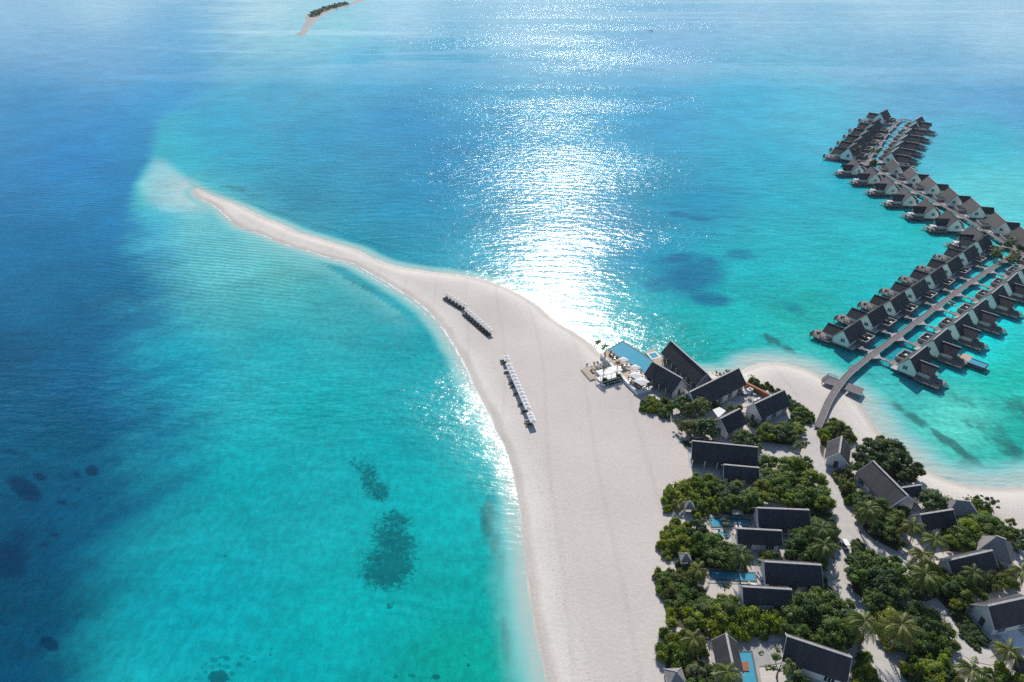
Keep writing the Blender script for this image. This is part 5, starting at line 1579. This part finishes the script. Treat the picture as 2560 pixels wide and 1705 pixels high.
# leaf litter under the planting
for i, pl_ in enumerate(SOILS):
    cx = sum(p[0] for p in pl_) / len(pl_); cy = sum(p[1] for p in pl_) / len(pl_)
    bm = bmesh.new()
    vs = [bm.verts.new((p[0] - cx, p[1] - cy, 0)) for p in pl_]
    f = bm.faces.new(vs)
    bmesh.ops.triangulate(bm, faces=[f])
    bmesh.ops.subdivide_edges(bm, edges=bm.edges[:], cuts=3, use_grid_fill=True)
    for v in bm.verts: v.co.z = 0
    if bm.faces and sum(f.normal.z for f in bm.faces) < 0: bmesh.ops.reverse_faces(bm, faces=bm.faces)
    me = bpy.data.meshes.new('soil_bed'); bm.to_mesh(me); bm.free(); me.materials.append(M_SOIL)
    for v in me.vertices: v.co.z = ground_z(v.co.x + cx, v.co.y + cy) + .012 + .0005 * i if len(me.vertices) < 400 else ZS + .012 + .0005 * i
    tag(link('soil_bed', me, None, (cx, cy, 0)), 'leaf litter under the planting', None, None, 'structure')
print('plants', sum(ALLP), ALLP)


# ------------------------------------------------------------------ palms
def frond_mesh(rise, droop, seed, length=1.0):
    r = random.Random(seed)
    mb = MB()
    n = 9
    P = []
    for i in range(n + 1):
        t = i / n
        P.append(Vector((t * length * (1 - .18 * t * t * droop), 0, rise * t * length - droop * t * t * length)))
    mb.tube(P, [.018 * (1 - .8 * i / n) + .004 for i in range(n + 1)], 3)
    k = 17
    for i in range(k):
        t = .1 + .9 * i / (k - 1)
        a = t * n; j = min(int(a), n - 1)
        p = P[j].lerp(P[j + 1], a - j); d = (P[j + 1] - P[j]).normalized()
        ll = .30 * (math.sin(math.pi * min(1, t * .82 + .16))) * (1 + r.uniform(-.12, .12))
        for s in (-1, 1):
            out = Vector((d.x * .62, s * .78, d.z * .62 - .42 - .35 * r.random())).normalized()
            wv = d * .021
            q = p + out * ll * .55 + Vector((0, 0, .02)); e = p + out * ll + Vector((0, 0, -.07 * ll * 3))
            mb.face([p - wv, p + wv, q + wv * 1.1, q - wv * 1.1]); mb.face([q - wv * 1.1, q + wv * 1.1, e])
    return mb.mesh('frond', M_FROND)


FRONDS = [frond_mesh(.62, .55, 1), frond_mesh(.42, .75, 2), frond_mesh(.15, .80, 3), frond_mesh(-.15, .75, 4)]
PG = [(0.125, 0.155, 0.03), (0.155, 0.17, 0.035), (0.10, 0.135, 0.03)]


def palm(top, h, size, n, label, lean=(0, 0), green=0, base=ZS, wind=None):
    """top: surveyed crown point; h trunk height; size frond length"""
    g = G(*top, base + h)
    root = empty('palm_tree', (g.x - lean[0], g.y - lean[1], base))
    mb = MB()
    pts = [(lean[0] * t * t, lean[1] * t * t, h * t) for t in (0, .15, .35, .6, .8, 1.0)]
    mb.tube(pts, [.24, .17, .15, .135, .125, .12], 7)
    mb.build('trunk', M_PALMBARK, root)
    cr = MB(); cr.tube([(lean[0], lean[1], h - .25), (lean[0], lean[1], h + .05), (lean[0], lean[1], h + .35)], [.16, .24, .08], 7); cr.build('crownshaft', M_PALMBARK, root)
    for i in range(n):
        t = i / max(1, n - 1)
        az = 2.39996 * i + rnd.uniform(-.15, .15)
        if wind is not None: az = wind + (az % 6.283 - 3.1416) * .55
        f = FRONDS[min(3, int(t * 3.99))]
        o = link('frond', f, root, (lean[0], lean[1], h + .18 - .1 * t))
        s = size * rnd.uniform(.86, 1.1) * (.8 if t < .15 else 1)
        o.scale = (s, s, s)
        o.rotation_euler = (rnd.uniform(-.15, .15), rnd.uniform(-.1, .1), az)
        c = PG[green]; f_ = rnd.uniform(.8, 1.25)
        o.color = (c[0] * f_ * (1 + .5 * (t > .85)), c[1] * f_, c[2] * f_, 1)
    tag(root, label, 'palm tree', 'coconut palms')
    return root


palm(v_(1268, 858), 7.5, 4.1, 24, 'full palm above the fork of the sand paths', (.6, .4))
palm(v_(1452, 928), 6.5, 3.7, 20, 'yellowish palm left of the dark roofed beach house', (-.4, .3), 1)
palm(v_(1540, 985), 8.0, 3.9, 20, 'palm rising behind the yellowish palm, near the twin grey roofs', (.5, .5))
palm(v_(1490, 1045), 7.0, 3.8, 22, 'upper of the two overlapping palms right of the round grove', (-.5, .4), 1)
palm(v_(1502, 1128), 7.5, 4.4, 22, 'lower of the two overlapping palms right of the round grove', (.3, .6))
palm(v_(1252, 1318), 8.0, 4.2, 24, 'palm standing over the sand path right of the large tree clump', (-.6, .5))
palm(v_(1402, 1335), 8.5, 4.7, 26, 'largest spreading palm in the lower grove', (.5, .4), 1)
palm(v_(1076, 938), 7.0, 3.9, 22, 'upper palm behind the third pool villa', (.5, .3), 2)
palm(v_(1086, 1008), 7.0, 4.0, 22, 'lower palm behind the third pool villa', (.4, -.2), 2)
palm(v_(745, 1042), 7.0, 3.8, 22, 'palm standing between the second pool and the roof above it', (-.4, .4), 2)
palm(v_(567, 1108), 3.4, 3.4, 16, 'short palm at the left end of the second pool', (.2, .2), 1)
palm(v_(548, 1392), 4.6, 3.4, 18, 'palm at the right end of the hedge island by the bottom pavilion', (.2, .3), 1)
palm(v_(688, 1528), 5.0, 3.6, 22, 'dark palm at the bottom edge before the grey pavilion', (-.3, .2))
palm(v_(485, 838), 2.0, 2.6, 14, 'small yellow palm beside the thatched beach gazebo', (0, 0), 1)
palm(v_(1700, 1120), 6.0, 3.4, 18, 'palm below the dark roof beside the pyramid roof', (.3, .3), 2)
palm(v_(1690, 1518), 5.5, 3.8, 20, 'palm over the lower right sand path at the bottom edge', (-.3, .3))
palm(v_(1842, 1440), 5.5, 3.6, 20, 'palm before the small dark roof at the lower right edge', (.3, .3), 1)
palm(v_(1893, 1112), 5.5, 3.4, 18, 'palm at the right edge beside the large dark roofed house', (.3, .3), 1)
palm(c3(222, 92), 7.0, 2.7, 12, 'windswept palm leaning left at the corner of the big pool', (-2.2, .6), 0, 1.2, 2.7)
palm(c3(285, 135), 5.2, 2.3, 12, 'shorter windswept palm at the corner of the big pool', (.2, .4), 0, 1.2, 2.2)
palm(c3(390, 285), 5.6, 1.5, 16, 'small round palm at the right end of the pergola', (.1, .1), 1)
palm(c3(262, 335), 5.0, 1.3, 12, 'slim palm in front of the pergola', (.1, .1), 1)
palm(c1(300, 555), 6.0, 3.0, 18, 'left palm on the far jetty landing', (-.3, .2), 0, WZ)
palm(c1(368, 525), 7.0, 2.8, 16, 'middle palm on the far jetty landing', (.2, .2), 1, WZ)
palm(c1(530, 560), 8.0, 3.2, 20, 'tallest palm on the far jetty landing', (.3, .2), 0, WZ)
palm(c2(1828, 225), 5.6, 3.2, 20, 'left palm on the near jetty landing at the right edge', (-.3, .2), 1, WZ)
palm(c2(1962, 140), 6.0, 3.0, 18, 'upper palm on the near jetty landing at the right edge', (.2, .2), 0, WZ)
palm(c2(1975, 265), 5.4, 3.3, 20, 'lower palm on the near jetty landing at the right edge', (.3, .2), 1, WZ)
for i, (p, r, h, lb) in enumerate([(c1(510, 680), 3.2, 4.2, 'dense round bush under the tallest palm of the far landing'), (c1(330, 600), 2.8, 3.2, 'bush under the left palms of the far landing'), (c1(280, 590), 2.0, 2.4, 'small bush at the outer edge of the far landing'),
                                  (c2(1800, 275), 3.0, 3.0, 'bush under the left palm of the near landing'), (c2(1950, 320), 3.0, 2.4, 'bush under the lower palm of the near landing'), (c2(2030, 200), 3.0, 2.8, 'bush under the upper palm of the near landing'), (c2(1910, 180), 2.2, 2.2, 'small bush between the palms of the near landing')]):
    g = G(*p, WZ + h * .5)
    plant('shrub', g.x, g.y, r, h, ['dark', 'mid'][i % 2] if i < 3 else 'olive', lb, 'bush', 'bushes on the jetty landings', WZ)
# clipped planting in the pergola planters
for i, (a, b) in enumerate([(-.75, -1.35), (-.45, -1.35), (-.15, -1.35), (.15, -1.35), (.45, -1.35), (.75, -1.35)]):
    q = pg0 + Vector((math.cos(pang) * plx * a - math.sin(pang) * (-ply + b), math.sin(pang) * plx * a + math.cos(pang) * (-ply + b), 0))
    plant('shrub', q.x, q.y, 1.0, 1.25, 'dark', f'dark clipped shrub in the long planter before the pergola, {ORD[i]} from the left', 'shrub', 'clipped shrubs in the pergola planter')
for a, lb in ((-.55, 'clipped shrub under the left half of the pergola'), (.8, 'clipped shrub at the right end of the pergola')):
    q = pg0 + Vector((math.cos(pang) * plx * a - math.sin(pang) * (-ply + .2), math.sin(pang) * plx * a + math.cos(pang) * (-ply + .2), 0))
    plant('shrub', q.x, q.y, 1.3, 1.8, 'mid', lb, 'shrub')

# scrub on the far sandbank
cs, ns_, ss = [], [], []
line = [(786, 42), (800, 31), (822, 23), (845, 17), (868, 11)]
for i in range(900):
    t = rnd.random() * (len(line) - 1); j = int(t)
    px = line[j][0] + (line[j + 1][0] - line[j][0]) * (t - j) + rnd.gauss(-4, 5); py = line[j][1] + (line[j + 1][1] - line[j][1]) * (t - j) + rnd.gauss(-1, 1.2)
    g = G(px, py, 1.0)
    cs.append((g.x, g.y, 1.0 + rnd.random() * 3.5)); ns_.append((rnd.gauss(0, .6), rnd.gauss(0, .6), 1)); ss.append(rnd.uniform(4, 9))
N_ = np.array(ns_); N_ /= np.linalg.norm(N_, axis=1, keepdims=True)
V, Fq = quads_mesh('scrub', np.array(cs), N_, np.array(ss), None)
o = link('scrub', mesh_np('scrub', V, Fq, M_LEAF)); o.color = (0.018, 0.034, 0.02, 1)
tag(o, 'dark scrub strip on the distant sandbank', None, None, 'stuff')

# ------------------------------------------------------------------ beach furniture
M_LOUNGE = simple('dark_wicker', (0.06, 0.052, 0.048), .8, .3, 3)
M_CUSH = simple('grey_cushion', (0.23, 0.22, 0.215), .9, .15, 2)
M_TEAL = simple('teal_cushion', (0.03, 0.36, 0.36), .8, .1, 2)
M_ORANGE = simple('orange_cushion', (0.42, 0.17, 0.035), .8, .15, 2)
M_METAL = simple('grey_metal', (0.35, 0.35, 0.36), .35, .1, 2, metallic=.8)
M_RUBBER = simple('tyre_rubber', (0.03, 0.03, 0.03), .8, .1, 2)
_fz = MB()
h_ = 1.0
for a, b in (((-h_, -h_), (h_, -h_)), ((h_, -h_), (h_, h_)), ((h_, h_), (-h_, h_)), ((-h_, h_), (-h_, -h_))):
    _fz.face([(a[0], a[1], 0), (b[0], b[1], 0), (0, 0, .45)])
    _fz.face([(a[0], a[1], 0), (a[0], a[1], -.11), (b[0], b[1], -.11), (b[0], b[1], 0)])
CAN_ME = _fz.mesh('canopy', M_FABRIC)
_p = MB(); _p.tube([(0, 0, 0), (0, 0, 1)], [.03, .03], 6); POLE_ME = _p.mesh('pole', M_WHITEWOOD)
_p = MB(); _p.box(-.3, .3, -.3, .3, 0, .1); BASE_ME = _p.mesh('base', M_STONE)
_p = MB(); _p.tube([(0, 0, 0), (0, 0, .16)], [.05, .02], 6); FIN_ME = _p.mesh('finial', M_WHITEWOOD)
_p = MB()
for i in range(8):
    a = 6.283 * i / 8; _p.bar((0, 0, .33), (math.cos(a) * (1.35 if i % 2 else .97), math.sin(a) * (1.35 if i % 2 else .97), -.02), .03, .03)
RIB_ME = _p.mesh('ribs', M_WHITEWOOD)


def parasol(x, y, z, h, half, rot, label, group):
    root = empty('beach_parasol', (x, y, z), rot)
    c = link('canopy', CAN_ME, root, (0, 0, h - .45)); c.scale = (half, half, 1)
    r = link('ribs', RIB_ME, root, (0, 0, h - .5)); r.scale = (half * .98, half * .98, 1)
    p = link('pole', POLE_ME, root); p.scale = (1, 1, h)
    link('base', BASE_ME, root); link('finial', FIN_ME, root, (0, 0, h))
    return tag(root, label, 'parasol', group)


def lounger_meshes(fr, cu):
    f = MB(); f.box(-.34, .34, -1.0, 1.0, .22, .32)
    for x in (-.3, .3):
        for y in (-.9, .9): f.box(x - .04, x + .04, y - .04, y + .04, 0, .22)
    c = MB(); c.box(-.31, .31, -.97, .32, .323, .43)
    b = MB(); b.face([(-.31, .32, .36), (.31, .32, .36), (.31, .98, .80), (-.31, .98, .80)]); b.face([(-.31, .34, .28), (-.31, 1.0, .72), (.31, 1.0, .72), (.31, .34, .28)])
    b.face([(-.31, .98, .80), (.31, .98, .80), (.31, 1.0, .72), (-.31, 1.0, .72)]); b.face([(-.31, .32, .36), (-.31, .98, .8), (-.31, 1.0, .72), (-.31, .34, .28)]); b.face([(.31, .32, .36), (.31, .34, .28), (.31, 1.0, .72), (.31, .98, .8)])
    return f.mesh('frame', fr), c.mesh('mattress', cu), b.mesh('backrest', cu)


LM = {'dark': lounger_meshes(M_LOUNGE, M_LOUNGE), 'white': lounger_meshes(M_WHITEWOOD, M_FABRIC), 'teal': lounger_meshes(M_WHITEWOOD, M_TEAL), 'orange': lounger_meshes(M_LOUNGE, M_ORANGE), 'grey': lounger_meshes(M_LOUNGE, M_CUSH)}


def lounger(x, y, z, rot, kind, label, group=None):
    root = empty('sun_lounger', (x, y, z), rot)
    for nme, me in zip(('frame', 'mattress', 'backrest'), LM[kind]): link(nme, me, root)
    return tag(root, label, 'sun lounger', group)


c8 = lambda x, y: (1080 + x / 3.92, 700 + y / 3.92)
row1 = [(150 + 33 * i, 128 + 20.5 * i) for i in range(6)] + [(345 + 28.5 * i, 285 + 24.5 * i) for i in range(9)]
row2 = [(728, 742), (735, 768)] + [(752 + (940 - 752) * i / 12, 818 + (1238 - 818) * i / 12) for i in range(13)] + [(962, 1302), (976, 1333), (990, 1364)]
for nm, row, half, tl in (('upper', row1, 1.0, 'nearer the sandbar tip'), ('lower', row2, 1.02, 'nearer the beach club')):
    P3 = [G(*c8(*p), ZS + 2.35) for p in row]
    for i, p in enumerate(P3):
        d = P3[min(i + 1, len(P3) - 1)] - P3[max(i - 1, 0)]
        a = math.atan2(d.y, d.x)
        parasol(p.x, p.y, ZS, 2.35 + rnd.uniform(-.04, .04), half, a + rnd.uniform(-.05, .05), f'white square parasol, {ORD[i]} from the far end of the {nm} row on the sand', f'parasols of the {nm} row on the sand')
        n = Vector((math.sin(a), -math.cos(a), 0))
        if n.x > 0: n = -n
        if nm == 'upper' or i in (0, 1, 3, 6, 7, 9, 12, 14, 16, 17):
            for k in (-.45, .45) if nm == 'upper' else (-.4,):
                q = Vector((p.x, p.y, 0)) + n * (1.05 if nm == 'upper' else 1.2) + Vector((math.cos(a), math.sin(a), 0)) * k
                side = 'left' if k < 0 else 'right'
                lounger(q.x, q.y, ZS, math.atan2(n.y, n.x) + R(90), 'dark', f'dark wicker lounger, {side} one below the {ORD[i]} parasol of the {nm} row' if nm == 'upper' else f'dark wicker lounger below the {ORD[i]} parasol of the lower row', f'loungers under the {nm} parasol row')
# beach club terrace: large parasols, tables and chairs
z6 = lambda x, y: (1440 + x / 7.85, 840 + y / 7.85)
for p, half, lb in ((z6(935, 440), 1.35, 'white parasol by the pool, farthest of the terrace'), (z6(1168, 590), 1.35, 'white parasol by the pool, second of the terrace'), (z6(1172, 745), 1.75, 'large white parasol on the terrace, left of the front pair'), (z6(1290, 862), 1.95, 'largest white parasol at the front corner of the terrace')):
    g = G(*p, 4.6)
    parasol(g.x, g.y, 1.75, 2.85, half, R(-52), lb, 'large parasols on the beach club terrace')


def table_set(px, label, z=1.75, n=2, mat=None):
    g = G(*px, z + .4)
    t = empty('dining_table', (g.x, g.y, z), rnd.uniform(0, 3))
    m = MB(); m.tube([(0, 0, .68), (0, 0, .74)], [.42, .42], 12); m.build('tabletop', mat or M_FABRIC, t)
    m = MB(); m.tube([(0, 0, 0), (0, 0, .68)], [.05, .05], 6); m.tube([(0, 0, 0), (0, 0, .04)], [.26, .24], 8); m.build('pedestal', M_METAL, t)
    tag(t, label, 'table', 'tables on the beach club terrace')
    chs = []
    for k in range(n):
        a = t.rotation_euler.z + 6.283 * k / n
        ch = empty('terrace_chair', (g.x + .85 * math.cos(a), g.y + .85 * math.sin(a), z), a + R(90))
        m = MB(); m.box(-.24, .24, -.24, .24, .40, .46); m.build('seat', M_LOUNGE if mat is None else M_CUSH, ch)
        m = MB(); m.box(-.24, .24, -.27, -.22, .46, .85); m.build('backrest', M_LOUNGE, ch)
        for x in (-.2, .2):
            for y in (-.2, .2): post(ch, x, y, 0, .4, .025, 'leg', M_LOUNGE)
        chs.append((proj(ch.location.x, ch.location.y, z)[0], ch))
    chs.sort(key=lambda t: t[0])
    for k, (_, ch) in enumerate(chs): tag(ch, f'{("left", "right")[k]} dark chair at the {label}', 'chair', 'chairs on the beach club terrace')


TB = [((700, 370), 'table by the pool corner planter'), ((760, 420), 'table below the pool corner'), ((865, 590), 'white table left of the first parasol'), ((955, 560), 'round table beside the first parasol'), ((1030, 560), 'table at the pool edge between parasols'),
      ((1090, 715), 'white table below the second parasol'), ((1235, 700), 'table by the pool beside the second parasol'), ((1330, 790), 'table between the front parasols and the hall'), ((1390, 850), 'table at the hall columns'), ((1060, 850), 'table at the terrace wall, left'), ((1120, 920), 'table at the terrace wall, middle'), ((1240, 1010), 'table at the front corner wall'),
      ((1350, 970), 'white table in front of the largest parasol'), ((1450, 930), 'table right of the largest parasol'), ((1480, 1010), 'table at the terrace end by the hall')]
for p, lb in TB: table_set(z6(*p), lb)
for i, (p, k, lb) in enumerate([((720, 330), 'orange', 'reddish lounger by the big pool near the windswept palms'), ((690, 395), 'dark', 'dark lounger by the big pool corner'), ((780, 400), 'grey', 'grey lounger along the big pool edge')]):
    g = G(*z6(*p), 2.0); lounger(g.x, g.y, 1.75, R(40), k, lb, 'loungers by the big pool')
# on the beach deck and the sand by it
for p, k, lb, z in [((300, 640), 'white', 'white daybed on the beach deck', ZS + .45), ((480, 600), 'white', 'white sofa behind the pergola, left', ZS + .45), ((560, 580), 'white', 'white sofa behind the pergola, middle', ZS + .45), ((670, 545), 'white', 'white sofa behind the pergola, right', ZS + .45), ((320, 690), 'grey', 'grey seat on the beach deck', ZS + .45),
                    ((210, 590), 'grey', 'grey beanbag lounger on sand left of the beach deck', ZS), ((360, 560), 'grey', 'grey lounger on sand behind the beach deck, left', ZS), ((440, 545), 'grey', 'grey lounger on sand behind the beach deck, middle', ZS), ((520, 500), 'grey', 'grey lounger on sand behind the beach deck, right', ZS)]:
    g = G(*z6(*p), z + .3); lounger(g.x, g.y, z, R(rnd.uniform(-20, 20)), k, lb)
# round the villa pools
for p, k, lb, rot in [(c5(722, 1075), 'teal', 'teal lounger on white sand, left of a pair', 10), (c5(778, 1082), 'teal', 'teal lounger on white sand, right of a pair', 10), (c5(890, 998), 'white', 'white chair at the third pool, left of a pair', 0), (c5(935, 998), 'white', 'white chair at the third pool, right of a pair', 0),
                      (c7(978, 185), 'orange', 'orange lounger behind the second pool, left of a pair', 0), (c7(1105, 182), 'orange', 'orange lounger behind the second pool, right of a pair', 0), (c5(832, 858), 'orange', 'orange lounger behind the third pool', 0), (c7(1180, 378), 'white', 'white lounger between the second pool and the lower roof', 70), (c7(1265, 290), 'white', 'white lounger at the right end of the second pool', 15),
                      (c4(520, 1135), 'white', 'white lounger beside the sunlit beach house, upper', 60), (c4(560, 1170), 'white', 'white lounger beside the sunlit beach house, middle', 60), (c4(600, 1225), 'white', 'white lounger beside the sunlit beach house, lower', 60), (c4(945, 1150), 'white', 'white lounger on sand beside the low dark side roof', 30), (c4(985, 1140), 'white', 'second white lounger on sand near the biggest trees', 30)]:
    g = G(*p, ZS + .35); lounger(g.x, g.y, ZS + .1 if 'pool' in lb else gz(g.x, g.y), R(rot), k, lb)
g = G(*c5(900, 855), ZS + 1.8)
db = empty('daybed', (g.x, g.y, ZS + .1))
m = MB(); m.box(-1.4, 1.4, -.9, .9, 1.95, 2.08); m.build('canopy', M_GREYDECK, db)
m = MB(); m.box(-1.2, 1.2, -.75, .75, 0, .4); m.build('base', M_DARKWOOD, db); m = MB(); m.box(-1.15, 1.15, -.7, .7, .403, .52); m.build('mattress', M_TEAL, db)
for x in (-1.3, 1.3):
    for y in (-.8, .8): post(db, x, y, 0, 1.95, .06, 'post')
tag(db, 'roofed daybed with teal mattress behind the third pool', 'daybed')
# yard clutter
for i, (x, y, sx, sy, sz, mt, lb) in enumerate([(1465, 540, 3.0, 1.4, 1.5, M_WHITE, 'long white tank in the service yard'), (1530, 550, 2.6, 1.6, 1.2, M_METAL, 'grey air unit in the middle of the service yard'), (1625, 530, 2.0, 1.4, 1.6, M_WHITE, 'white unit at the upper end of the service yard'), (1580, 570, 1.0, .9, .9, M_METAL, 'small grey box in the service yard'), (1670, 575, .9, .9, .7, M_WHITE, 'small white box on the right of the service yard'),
                                                (1690, 625, 3.0, .6, 1.0, M_METAL, 'row of metal ducts at the front of the service yard'), (1625, 610, .9, .9, 1.0, M_WHITE, 'white crate at the front of the service yard')]):
    g = G(*c3(x, y), ZS + sz)
    o = empty('air_unit', (g.x, g.y, ZS + .08), R(35))
    m = MB(); m.box(-sx / 2, sx / 2, -sy / 2, sy / 2, 0, sz * .92); m.build('casing', mt, o)
    m = MB(); m.tube([(0, 0, sz * .925), (0, 0, sz)], [min(sx, sy) * .35] * 2, 10); m.build('fan_cowl', M_STONE, o)
    tag(o, lb, 'air unit')
# lamp post by the beach hall
g = G(*c3(1372, 1235), ZS)
lp = empty('lamp_post', (g.x, g.y, ZS)); m = MB(); m.tube([(0, 0, 0), (0, 0, 4.6)], [.07, .05], 6); m.build('pole', M_STONE, lp); m = MB(); m.bar((0, 0, 4.55), (.6, -.1, 4.6), .05); m.build('arm', M_STONE, lp); m = MB(); m.box(.45, .85, -.2, .05, 4.48, 4.56); m.build('lamp_head', M_METAL, lp)
tag(lp, 'slim lamp post between the long beach hall and its annex', 'lamp post')
# outdoor shower by the bottom pavilion
g = G(*c7(648, 1000), ZS)
sh = empty('outdoor_shower', (g.x, g.y, ZS)); m = MB(); m.box(-.12, .12, -.12, .12, .1, 2.3); m.build('post', M_STONE, sh); m = MB(); m.box(-.6, .6, -.9, .6, 0, .1); m.build('tray', M_STONE, sh); m = MB(); m.box(-.25, .25, -.5, 0, .103, .16); m.build('drain', M_WHITE, sh); m = MB(); m.tube([(0, 0, 2.3), (0, 0, 2.55)], [.16, .12], 8); m.build('cap', M_WHITE, sh)
tag(sh, 'dark outdoor shower post with white cap left of the bottom pavilion', 'shower')


# golf carts
def golf_cart(px, rot, label, z=None, roofm=None):
    g = G(*px, (z or ZS) + .9)
    o = empty('golf_cart', (g.x, g.y, z if z is not None else ZS + .02), R(rot))
    m = MB(); m.box(-.55, .55, -1.25, 1.2, .28, .52); m.box(-.52, .52, .75, 1.22, .523, .85); m.build('body', M_WHITE, o)
    m = MB(); m.box(-.5, .5, -.45, .1, .523, .82); m.box(-.5, .5, -.52, -.42, .823, 1.2); m.build('seat', M_LOUNGE, o)
    m = MB(); m.box(-.6, .6, -1.3, .85, 1.82, 1.9); m.build('roof', roofm or M_WHITEWOOD, o)
    m = MB(); m.box(-.5, .5, .80, .83, .9, 1.8); m.build('windscreen', M_PANE, o)
    for x in (-.52, .52):
        for y in (-1.2, .78): post(o, x, y, .5, 1.82, .025, 'roof_post', M_STONE)
    for x in (-.56, .56):
        for y in (-.85, .8):
            m = MB(); m.tube([(x - .09, y, .25), (x + .09, y, .25)], [.25, .25], 10); w = m.build('wheel', M_RUBBER, o)
            m = MB(); m.tube([(x - .1, y, .25), (x + .1, y, .25)], [.12, .12], 8); m.build('rim', M_METAL, w)
    m = MB(); m.box(-.5, .5, -1.75, -1.25, .5, .62); m.build('rear_deck', M_STONE, o)
    return tag(o, label, 'golf cart')


golf_cart(c5(2043, 1190), 4, 'white roofed golf cart on the sand path beside the low hedge')
golf_cart(c2(1378, 742), 40, 'dark roofed golf cart parked beside the near jetty', WZ - .02, M_STONE)
golf_cart((2228, 330), 35, 'tiny dark roofed golf cart on the far jetty', WZ, M_STONE)
golf_cart(c1(432, 615), 70, 'white golf cart under the palms of the far landing', WZ)

# little motor boat far out
g = G(1628, 78, 0)
bt = empty('motor_boat', (g.x, g.y, 0), R(175))
m = MB()
H_ = [(-4.0, -1.2), (2.0, -1.3), (4.6, 0), (2.0, 1.3), (-4.0, 1.2)]
n0 = [(x * .86, y * .7, -.3) for x, y in H_]; n1 = [(x, y, .9) for x, y in H_]
for i in range(5): j = (i + 1) % 5; m.face([n0[i], n0[j], n1[j], n1[i]])
m.face(n0[::-1]); m.face([(x, y, .75) for x, y in H_]); m.build('hull', M_WHITEWOOD, bt)
m = MB(); m.box(-1.6, 1.2, -.85, .85, .753, 2.0); m.build('cabin', M_PANE, bt); m = MB(); m.box(-2.0, 1.5, -1.0, 1.0, 2.003, 2.12); m.build('cabin_roof', M_WHITEWOOD, bt)
tag(bt, 'tiny white motor boat far out right of the sun glitter', 'boat')
m = MB()
for i in range(40):
    t = i / 40
    for sg in (-1, 1):
        x = g.x + 4 + t * 45; y = g.y + sg * (1 + t * 5) + rnd.uniform(-.5, .5) - t * 3
        m.face([(x, y - .8, .03), (x + 1.6, y - .5, .03), (x + 1.4, y + .8, .03), (x - .2, y + .6, .03)])
tag(m.build('boat_wake', M_FOAM), 'white wake behind the tiny boat', None, None, 'stuff')

# white terraces furniture on the middle villas' decks
for key, i, s, v, c, h in villas:
    if key in ('mid_l', 'near_r', 'mid_r') or (key == 'near_l'):
        rot = Matrix.Rotation(v.rotation_euler.z, 3, 'Z')
        side = {'mid_l': 'left of the middle jetty', 'mid_r': 'right of the middle jetty', 'near_r': 'right of the near jetty', 'near_l': 'left of the near jetty'}[key]
        spots = [((4.0, 9.6), 'white'), ((5.6, 9.6), 'white')] if key in ('mid_l',) else [((4.6, -4.2), 'white')] if key == 'mid_r' else [((3.4, 9.8), 'grey')]
        for k, ((lx, ly), kd) in enumerate(spots):
            q = c + rot @ Vector((lx, s * ly, 0)) * v.scale.x
            lounger(q.x, q.y, (FZ - .2 if ly > 8 else FZ) * v.scale.x, h + R(90 if s > 0 else -90), kd, f'{kd} lounger{", " + ("first", "second")[k] if len(spots) > 1 else ""} on the {ORD[i]} villa deck {side}', f'loungers on villa decks {side}')
        if key == 'mid_l':
            q = c + rot @ Vector((4.8, s * 9.0, 0)) * v.scale.x
            parasol(q.x, q.y, (FZ - .2) * v.scale.x, 2.5, 1.5, h, f'white parasol on the {ORD[i]} villa deck {side}', f'parasols on villa decks {side}')

# sand paths, a little greyer and firmer than the beach
M_PATH = simple('packed_sand', (0.50, 0.465, 0.435), .95, .10, .5, bump=.3, bscale=3)


PATHS = []


def path(px, w, label):
    PATHS.append(1)
    pts = [G(*v_(*p), ZS) for p in px]
    pts = smooth_line([(p.x, p.y, 0) for p in pts], 5)
    mb = MB(); Lp, Rp = [], []
    n = len(pts)
    for i, p in enumerate(pts):
        d = pts[min(i + 1, n - 1)] - pts[max(i - 1, 0)]; d.normalize(); nn = Vector((-d.y, d.x, 0))
        ww = w * (1 + .12 * math.sin(i * 1.3))
        Lp.append(p + nn * ww / 2); Rp.append(p - nn * ww / 2)
    for i in range(n - 1):
        mb.face([(q.x, q.y, gz(q.x, q.y) + .05 + .006 * len(PATHS)) for q in (Rp[i], Rp[i + 1], Lp[i + 1], Lp[i])])
    tag(mb.build('sand_path', M_PATH), label, None, None, 'structure')


for px_, w_, l_ in PATHS_PX: path(px_, w_, l_)

# ------------------------------------------------------------------ haze over the lagoon
hm, hnt = new_mat('haze')
ho = nd(hnt, 'OutputMaterial'); hv = nd(hnt, 'VolumePrincipled')
hv.inputs['Color'].default_value = (0.86, 0.93, 1.0, 1)
hv.inputs['Density'].default_value = HAZE
hv.inputs['Anisotropy'].default_value = 0.25
hnt.links.new(hv.outputs[0], ho.inputs['Volume'])
hb = MB(); hb.box(-7400, 7400, -3400, 7400, -5.0, CAM_H + 1.5)
haze = hb.build('haze', hm)
tag(haze, 'thin sea haze paling the far lagoon', None, None, 'stuff')
